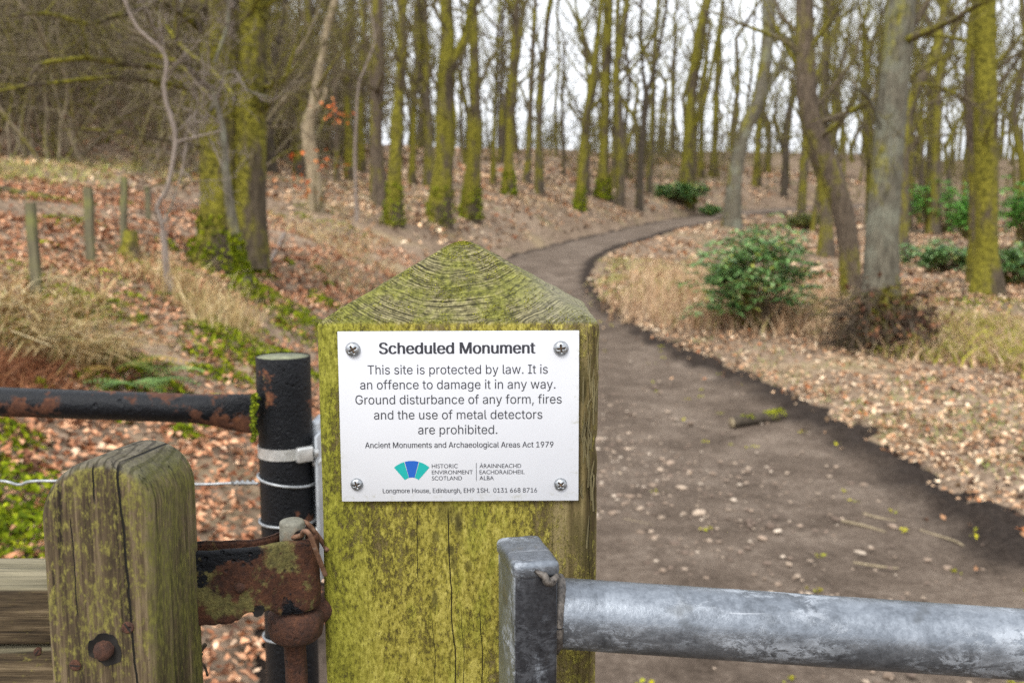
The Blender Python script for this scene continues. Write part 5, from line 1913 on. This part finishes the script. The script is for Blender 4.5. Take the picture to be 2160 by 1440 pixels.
    for k in (0, NZ - 1):
        qs.append(np.stack([I[:-1, 0, k], I[1:, 0, k], I[1:, 1, k], I[:-1, 1, k]], -1))
    strap = link('hinge_strap', np_mesh('hinge_strap', np.array(V), np.concatenate(qs), m=RUST_GREEN), root)
    # rivet and rusted-through hole
    c = P(507, 1238, 0.5765) - root.location
    T = Tubes(); T.add(np.array([[c.x, c.y + 0.001, c.z], [c.x, c.y - 0.0022, c.z], [c.x, c.y - 0.0032, c.z]]), np.array([0.0034, 0.0032, 0.002]), 10, 0.3, 2, cap=True)
    link('rivet', T.mesh('rivet', RUST_DARK), strap)
    c = P(546, 1288, 0.5785) - root.location
    T = Tubes(); T.add(np.array([[c.x, c.y - 0.0005, c.z], [c.x, c.y + 0.001, c.z]]), np.array([0.0036, 0.0036]), 14, 0.35, 8, cap=True)
    h_ = link('rust_hole', T.mesh('rust_hole', HOLE), strap)
    return root


PINC = P(626, 1130, 0.603)


def hinge_pin():
    c = Vector(PINC)
    root = thing('hinge_pin', 'grey headed hinge pin with rusty collar and rod fixed to the pointed post', 'hinge', (c.x, c.y, c.z))
    n = NT('dull_grey_steel')
    v = n.noise(220, 5, 0.7)
    n.set(Base_Color=n.mix(n.mask(n.noise(50, 4), 0.5, 0.64), n.ramp(v, [(0.3, (0.10, 0.095, 0.075)), (0.7, (0.25, 0.24, 0.19))]), (0.14, 0.09, 0.05, 1)),
          Roughness=0.7, Metallic=0.3, Normal=n.bump(v, 0.4, 0.001))
    dull = n.m
    zt = P(617, 1096, 0.603).z - c.z
    r = 27.5 * 0.603 / FPX
    T = Tubes()
    T.add(np.array([[0, 0, -0.045], [0, 0, zt - 0.0022], [0, 0, zt - 0.0009], [0, 0, zt]]) + np.array([P(617, 1130, 0.603).x - c.x, 0, 0]),
          np.array([r, r, r * 0.95, r * 0.8]), 28, 0.05, 1, cap=True)
    head = link('pin', T.mesh('pin', dull), root)
    hx = P(632, 1128, 0.603 - r).x - c.x
    hz = P(632, 1130, 0.603 - r).z - c.z
    T = Tubes(); T.add(np.array([[hx - 0.0005, -r - 0.0004, hz], [hx - 0.0005, -r + 0.003, hz]]), np.array([0.0031, 0.0031]), 16, 0.1, 5, cap=True)
    n = NT('dark_hole'); n.set(Base_Color=n.ramp(n.noise(300), [(0.3, (0.005, 0.004, 0.004)), (0.7, (0.018, 0.012, 0.008))]), Roughness=1)
    link('pin_hole', T.mesh('pin_hole', n.m), head)
    # collar with arm to the post
    cz1 = P(622, 1286, 0.60).z - c.z; cz0 = P(622, 1352, 0.60).z - c.z
    R_ = 62 * 0.60 / FPX
    T = Tubes()
    prof = [(cz0, 0.55), (cz0 + 0.0008, 0.75), (cz0 + 0.0035, 0.93), ((cz0 + cz1) / 2, 1.0), (cz1 - 0.003, 0.97), (cz1 - 0.0008, 0.85), (cz1, 0.6)]
    T.add(np.array([[P(622, 1320, .6).x - c.x, 0, z] for z, _ in prof]), np.array([R_ * k for _, k in prof]), 36, 0.06, 3, cap=True)
    ax = P(622, 1320, .6).x - c.x
    zc = (cz0 + cz1) / 2 + 0.003
    T.add(*resample([np.array([ax + 0.006, 0.004, zc - 0.001]), np.array([ax + 0.016, 0.013, zc + 0.003]), np.array([ax + 0.024, 0.028, zc + 0.003]), np.array([ax + 0.05, 0.036, zc + 0.003])],
                    [0.0085, 0.0085, 0.0085, 0.0085], 0.003), sides=18)
    link('collar', T.mesh('collar', RUST), root)
    T = Tubes()
    bx = P(620, 1400, .6).x - c.x
    T.add(np.array([[bx, 0, cz0 + 0.003], [bx + 0.0008, 0, cz0 - 0.02], [bx, 0, cz0 - 0.30]]), np.array([24, 24, 24]) * 0.6 / FPX, 24, 0.05, 6, cap=True)
    link('rod', T.mesh('rod', RUST), root)


def wire_clip():
    c = Vector(PINC)
    r = 27.5 * 0.603 / FPX
    root = thing('wire_clip', 'bent rusty wire pushed through the hole of the grey hinge pin', 'clip', c)
    n = NT('rusty_wire')
    v = n.noise(160, 5, 0.7)
    n.set(Base_Color=n.ramp(v, [(0.3, (0.06, 0.03, 0.018)), (0.55, (0.20, 0.10, 0.055)), (0.72, (0.27, 0.21, 0.16))]), Roughness=0.75, Normal=n.bump(v, 0.4, 0.0006))
    T = Tubes()
    w = 0.00155
    L = [P(612, 1134, 0.598), P(634, 1129, 0.591), P(640, 1121, 0.586), P(648, 1121, 0.583), P(656, 1133, 0.584), P(668, 1165, 0.590), P(686, 1212, 0.600)]
    T.add(*resample([np.array(p - c) for p in L], [w] * len(L), 0.001), sides=12, cap=True)
    L = [P(634, 1100, 0.606), P(646, 1102, 0.605), P(660, 1116, 0.607), P(682, 1146, 0.614), P(700, 1170, 0.62)]
    L[-1] = P(690, 1160, 0.6095)
    T.add(*resample([np.array(p - c) for p in L], [w] * len(L), 0.001), sides=12, cap=True)
    link('wire', T.mesh('wire', n.m), root)


wooden_gate()
hinge_pin()
wire_clip()


# ---- galvanised gate at lower right
def galv(name, dark=0.0, warm=0.0, front=False):
    n = NT(name)
    a = n.noise(30, 8, 0.74, dist=0.8)
    b = n.noise(240, 5, 0.78)
    s = n.noise(13, 5, 0.62, vec=n.map((0.45, 1, 1), loc=(2, 3, 1)))
    k = 1 - dark
    c = n.ramp(n.math('MULTIPLY_ADD', a, 0.6, n.math('MULTIPLY', b, 0.4)),
               [(0.33, (0.085 * k, 0.095 * k, 0.108 * k)), (0.5, (0.22 * k, 0.243 * k, 0.275 * k)), (0.7, (0.42 * k, 0.455 * k, 0.50 * k))])
    white = n.math('MULTIPLY', n.mask(s, 0.47, 0.57), n.mask(n.noise(95, 8, 0.82, dist=0.4, vec=n.map((0.55, 1, 1))), 0.47, 0.56))
    c = n.mix(n.math('MULTIPLY', white, 0.48 * k), c, (0.56, 0.60, 0.65, 1))
    spot = n.math('MULTIPLY', n.mask(n.noise(26, 3, 0.5, vec=n.map((1.0, 1, 1), loc=(8, 1, 1))), 0.63, 0.72), 0.75)
    c = n.mix(spot, c, (0.075, 0.08, 0.083, 1))
    fl = n.mask(n.noise(420, 4, 0.7), 0.64, 0.72)
    c = n.mix(n.math('MULTIPLY', fl, 0.5), c, (0.10, 0.10, 0.095, 1))
    scr = n.mask(n.noise(260, 3, 0.6, vec=n.map((0.03, 1, 1), rot=(0, 0.12, 0))), 0.66, 0.72)
    c = n.mix(n.math('MULTIPLY', scr, 0.35), c, (0.55, 0.57, 0.60, 1))
    if warm:
        c = n.mix(n.math('MULTIPLY', n.mask(n.noise(70, 5, 0.7, vec=n.map((1, 1, .5), loc=(7, 7, 7))), 0.58, 0.66), warm), c, (0.20, 0.165, 0.12, 1))
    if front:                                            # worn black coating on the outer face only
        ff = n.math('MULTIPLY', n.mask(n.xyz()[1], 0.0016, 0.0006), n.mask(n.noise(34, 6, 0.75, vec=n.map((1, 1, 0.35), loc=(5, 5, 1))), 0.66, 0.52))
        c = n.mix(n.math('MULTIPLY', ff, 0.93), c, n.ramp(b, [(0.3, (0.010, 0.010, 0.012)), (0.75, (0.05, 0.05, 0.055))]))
    n.set(Base_Color=c, Metallic=n.math('SUBTRACT', 0.72, n.math('MULTIPLY', white, 0.4)), Roughness=n.math('MULTIPLY_ADD', b, 0.25, n.math('MULTIPLY_ADD', white, 0.2, 0.24)),
          Normal=n.bump(n.math('ADD', b, n.math('MULTIPLY', white, 0.5)), 0.35, 0.0009))
    return n.m


def metal_gate():
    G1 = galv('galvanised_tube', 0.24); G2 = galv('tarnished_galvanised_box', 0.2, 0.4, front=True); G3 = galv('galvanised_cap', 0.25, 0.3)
    c = P(1132, 1215, 0.53)
    root = thing('metal_gate', 'galvanised metal gate end with box upright and long round rail', 'gate', (c.x, c.y, c.z))
    yaw = math.radians(13)
    w, d = 0.0246, 0.045
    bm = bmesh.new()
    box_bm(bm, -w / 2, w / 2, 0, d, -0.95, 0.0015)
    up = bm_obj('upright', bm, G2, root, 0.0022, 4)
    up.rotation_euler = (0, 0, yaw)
    # welded cap, with softened uneven edges
    bm = bmesh.new()
    e = 0.0012
    box_bm(bm, -w / 2 - e, w / 2 + e, -e, d + e, -0.0015, 0.0085)
    bmesh.ops.bevel(bm, geom=bm.edges[:], offset=0.0036, segments=5, profile=0.5, affect='EDGES')
    bmesh.ops.subdivide_edges(bm, edges=[q for q in bm.edges if q.calc_length() > 0.008], cuts=5, use_grid_fill=True)
    for v in bm.verts:
        if v.co.z > 0.003:
            nn = mnoise.noise(v.co * 60); n2 = mnoise.noise(v.co * 170)
            v.co.z += 0.0007 * nn + 0.0003 * n2
        else:
            v.co.z += 0.0012 * mnoise.noise(v.co * 130)
    capo = bm_obj('end_cap', bm, G3, root, 0, ang=70)
    capo.rotation_euler = (0, 0, yaw)
    # weld lump under the cap's front corner
    T = Tubes()
    L = [P(1128, 1203, 0.5285), P(1146, 1214, 0.528), P(1158, 1228, 0.5285), P(1176, 1213, 0.532)]
    T.add(*resample([np.array(p - c) for p in L], [0.0010, 0.0019, 0.0024, 0.0014], 0.0008), sides=12, lump=0.7, seed=2, cap=True)
    n = NT('weld_bead'); v = n.noise(300, 5, 0.7)
    n.set(Base_Color=n.ramp(v, [(0.35, (0.03, 0.026, 0.024)), (0.7, (0.19, 0.165, 0.14))]), Roughness=0.6, Metallic=0.3, Normal=n.bump(v, 0.6, 0.001))
    link('weld', T.mesh('weld', n.m), root)
    # long rail
    YT = 0.557
    a0, a1 = P(1150, 1290, YT), P(2160, 1358, YT - 0.004)
    dirv = (a1 - a0)
    a2 = a0 + dirv * 3.0
    r = 76.5 * YT / FPX
    N = 260
    pts = np.array([a0 + (a2 - a0) * (k / N) - c for k in range(N + 1)])
    T = Tubes()
    T.add(pts, np.full(N + 1, r), 64, 0.004, 1, cap=True)
    rail = link('rail', T.mesh('rail', G1), root)
    # weld ring where rail meets upright
    T = Tubes()
    ang = np.linspace(0, 2 * np.pi, 49)
    ctr = np.array(P(1176, 1291.7, YT) - c); ax = np.array(dirv.normalized())
    sA = norm(np.cross(ax, [0, 0, 1.0])); sB = np.cross(sA, ax)
    ring = ctr + r * 1.005 * (np.cos(ang)[:, None] * sA + np.sin(ang)[:, None] * sB)
    T.add(ring, np.full(49, 0.0026), 10, 0.6, 5)
    link('weld', T.mesh('weld', n.m), root)
    # rust chip
    q = P(1806, 1363, YT - r - 0.0002) - c
    T = Tubes(); T.add(np.array([[q.x, q.y + 0.0012, q.z], [q.x, q.y - 0.0003, q.z]]), np.array([0.0040, 0.0034]), 14, 0.5, 9, cap=True)
    link('rust_chip', T.mesh('rust_chip', RUST_DARK), rail)


metal_gate()

# ---- black steel barrier post with rusty rail
YB = 1.10


def barrier():
    c = P(597, 750, YB)
    root = thing('steel_barrier', 'black painted steel pipe post with flattened rusty rail to the left', 'barrier', (c.x, c.y, 0))
    r = 57.5 * YB / FPX
    BL = rust_mat('chipped_black_paint', paint=0.88, green=0.5, dark=0.9, scale=0.7)
    T = Tubes()
    T.add(np.array([[0, 0, z] for z in np.concatenate([[-0.2], np.linspace(0.1, c.z - 0.001, 30), [c.z]])]), np.array([r] * 31 + [r * 0.985]), 48, 0.004, 1, cap=False)
    link('post', T.mesh('post', BL), root)
    T = Tubes()
    T.add(np.array([[0, 0, c.z - 0.006], [0, 0, c.z - 0.001]]), np.array([r * 0.9, r * 0.985]), 48, cap=True)
    n = NT('mossy_post_cap'); n.set(Base_Color=n.ramp(n.noise(80, 5, .7), [(0.35, (0.10, 0.10, 0.07)), (0.65, (0.24, 0.25, 0.15))]), Roughness=0.9)
    link('post_cap', T.mesh('post_cap', n.m), root)
    # rail
    RL = rust_mat('blistered_black_rail', paint=0.70, dark=0.66, scale=0.42)
    N = 120
    V = []
    a = P(-500, 838, YB + 0.02); b = P(0, 847, YB); e_ = P(548, 866, YB)
    for i in range(N + 1):
        f = i / N
        if f < 0.4: p = a + (b - a) * (f / 0.4)
        else: p = b + (e_ - b) * ((f - 0.4) / 0.6)
        px = 0 if f < 0.4 else (f - 0.4) / 0.6 * 548
        fl = float(sstep(400, 540, np.array(float(px))))
        rz = (31.5 * (1 - fl) + 43 * fl) * YB / FPX
        ry = (31.5 * (1 - fl) + 7 * fl) * YB / FPX
        for k in range(32):
            an = 2 * math.pi * k / 32
            V.append((p.x - c.x, p.y - c.y + ry * math.cos(an), p.z + rz * math.sin(an) - 0.004 * fl))
    I = np.arange((N + 1) * 32).reshape(N + 1, 32); J = np.roll(I, -1, 1)
    link('rail', np_mesh('rail', np.array(V), np.stack([I[:-1], J[:-1], J[1:], I[1:]], -1).reshape(-1, 4), m=RL), root)
    # moss in the joint
    rng = np.random.default_rng(2)
    n_ = 420
    f = rng.uniform(0, 1, n_) ** 1.4
    pos = np.array([list(P(537 + rng.normal(0, 3.2) - 5 * t_ * rng.uniform(0, 1), 832 + 100 * t_, YB - 0.028 + rng.normal(0, .006)) - Vector((c.x, c.y, 0))) for t_ in f])
    v, q = leaves(pos, rng.uniform(0.003, 0.006, n_), rng, 0.8)
    mo = link('moss', np_mesh('moss', v, q, m=MAT_MOSSY, smooth=False, colors=np.repeat(palette(n_, rng, [(122, 130, 30), (96, 108, 26), (70, 80, 22)], (1, 1, 1)), 6, 0)), root)
    mo['kind'] = 'stuff'
    # stainless band and screw housing
    n = NT('stainless_steel')
    v = n.wave(260, 0, 0, 1, typ='BANDS', dir_='X')
    n.set(Base_Color=n.ramp(n.noise(120, 4), [(0.3, (0.42, 0.42, 0.41)), (0.7, (0.66, 0.66, 0.64))]), Metallic=0.6, Roughness=0.4, Normal=n.bump(v, 0.2, 0.0006))
    SS = n.m
    ck = thing('hose_clamp', 'shiny stainless steel hose clamp tightened round the black pipe post', 'clamp', (c.x, YB, P(597, 961, YB - r).z))
    T = Tubes()
    hz = 12 * YB / FPX
    prof = [(-hz, r + 0.0002), (-hz, r + 0.0009), (hz, r + 0.0009), (hz, r + 0.0002)]
    T.add(np.array([[0, 0, z] for z, _ in prof]) + np.array([0, 0, 0.0]) * 1.0, np.array([q for _, q in prof]), 64)
    band = link('band', T.mesh('band', SS), ck)
    band.data.set_sharp_from_angle(angle=math.radians(40))
    bm = bmesh.new()
    box_bm(bm, -0.0105, 0.0085, -0.004, 0.004, -0.0085, 0.0085)
    hs = bm_obj('screw_housing', bm, SS, ck, 0.002, 3)
    hs.location = P(644, 958, YB - r * 0.72) - Vector(ck.location)
    hs.rotation_euler = (0, 0, math.radians(38))
    T = Tubes(); T.add(np.array([[0.009, 0, 0], [0.014, 0, 0], [0.0145, 0, 0]]), np.array([0.0052, 0.0052, 0.003]), 16, cap=True)
    link('clamp_screw', T.mesh('clamp_screw', SS), hs)
    # grey plate edge held behind by the clamp
    br = thing('metal_bracket', 'pale grey metal bracket strapped behind the black pipe post', 'bracket', P(668, 1040, YB + 0.02))
    n = NT('grey_sheet_metal'); n.set(Base_Color=n.ramp(n.noise(60, 4), [(0.3, (0.33, 0.35, 0.38)), (0.7, (0.52, 0.55, 0.58))]), Metallic=0.4, Roughness=0.45)
    GS = n.m
    lo = Vector(br.location)
    bm = bmesh.new()
    x0 = P(658, 1000, YB + 0.01).x - lo.x; x1 = P(676, 1000, YB + 0.01).x - lo.x
    zt = P(660, 892, YB).z - lo.z; zb = P(660, 1200, YB).z - lo.z
    box_bm(bm, x0, x1, -0.012, 0.03, zb, zt)
    bm_obj('channel', bm, GS, br, 0.003, 3)
    bm = bmesh.new()
    box_bm(bm, x1 - 0.001, x1 + 0.0025, -0.035, 0.05, zb - 0.01, zt - 0.012)
    bm_obj('panel_edge', bm, GS, br, 0.001, 2)
    for py in (975, 1120, 1178):
        q = P(668, py, YB - 0.008) - lo
        T = Tubes(); T.add(np.array([[q.x, q.y + .01, q.z], [q.x, q.y - 0.006, q.z]]), np.array([0.005, 0.004]), 6, cap=True)
        link('bolt', T.mesh('bolt', SS), br)
    # fence wire along the bank, tied to the pipe
    fw = thing('fence_wire', 'thin grey fence wire tied round the black pipe post', 'wire', P(545, 1018, YB))
    lo = Vector(fw.location)
    n = NT('galvanised_wire'); n.set(Base_Color=n.ramp(n.noise(80), [(0.3, (0.22, 0.23, 0.24)), (0.7, (0.45, 0.47, 0.48))]), Metallic=0.6, Roughness=0.45)
    WM = n.m
    T = Tubes()
    L = [P(-400, 1022, YB + 0.06), P(-100, 1020, YB + 0.03), P(0, 1014, YB), P(40, 1022, YB), P(80, 1014, YB), P(250, 1018, YB), P(420, 1021, YB), P(480, 1019, YB), P(545, 1019, YB - r * 0.4)]
    rw = 3.0 * YB / FPX
    T.add(*resample([np.array(p - lo) for p in L], [rw] * len(L), 0.004), sides=8)
    T.add(*resample([np.array(P(x, 1018 + 4 * math.sin(x * 0.55), YB - 0.004 * math.cos(x * 0.55)) - lo) for x in range(490, 544, 4)], [rw] * 14, 0.002), sides=8)
    link('strand', T.mesh('strand', WM), fw)
    for py, ti in ((1024, 0.005), (1112, 0.0), (1352, -0.004)):
        T = Tubes()
        cc = P(602, py, YB - r) - lo
        an = np.linspace(0, 2 * np.pi, 41)
        cx = c.x - lo.x; cy = c.y - lo.y
        T.add(np.stack([cx + (r + rw) * np.cos(an), cy + (r + rw) * np.sin(an), cc.z - ti * np.cos(an)], -1), np.full(41, rw), 8)
        link('tie', T.mesh('tie', WM), fw)


barrier()


# a dry sprig caught behind the stile
def sprig():
    c = P(415, 1390, 0.60)
    root = thing('dry_sprig', 'tiny dry brown sprig sticking out behind the wooden stile', 'sprig', c)
    T = Tubes()
    for L, w in (([(405, 1385), (420, 1372), (434, 1358)], .0022), ([(405, 1375), (422, 1395), (432, 1405), (438, 1425)], .0010), ([(408, 1390), (420, 1383), (427, 1378)], .0014)):
        T.add(*resample([np.array(P(x, y, 0.60) - c) for x, y in L], [w, w * .8, w * .6, w * .4][:len(L)], 0.002), sides=6, cap=True)
    link('stalk', T.mesh('stalk', BARK['brown']), root)


sprig()


# dark hollow root mass of dead leaves at the foot of the big grey trunk
def root_mass():
    b = G(1885, 752)
    k = 8.5 / FPX
    root = thing('root_mass', 'dark upturned root mass with dead leaves below the big grey trunk', 'roots', (P(1885, 752, 7.72).x, 7.72, ground_at(P(1885, 752, 7.72).x, 7.72)))
    rng = np.random.default_rng(6)
    T = Tubes()
    for i in range(170):
        a = rng.uniform(0, 6.28)
        st = np.array([-0.1 + rng.normal(0, .05), 0.05, rng.uniform(0.15, 0.5)])
        d = np.array([math.cos(a), math.sin(a) * 0.7, rng.uniform(-1.2, 0.1)])
        branch(T, st, d, rng.uniform(0.2, 0.62), rng.uniform(0.004, 0.020), 0, rng, -0.12, 0.3, 4, 5, 0.002)
    link('root_tangle', T.mesh('root_tangle', BARK['brown']), root)
    n_ = 900
    pos = rng.normal(0, 1, (n_, 3)) * np.array([0.17, 0.12, 0.14]) + np.array([0.0, 0, 0.20])
    pos[:, 2] = np.abs(pos[:, 2])
    v, q = leaves(pos, rng.uniform(0.04, 0.07, n_), rng, 0.8)
    m_ = link('dead_leaves', np_mesh('dead_leaves', v, q, m=MAT_LEAF, smooth=False,
              colors=np.repeat(palette(n_, rng, [(92, 58, 38), (62, 40, 29), (128, 86, 58), (164, 122, 92)], (4, 4, 2.5, 1)), 6, 0)), root)
    m_['kind'] = 'stuff'


root_mass()
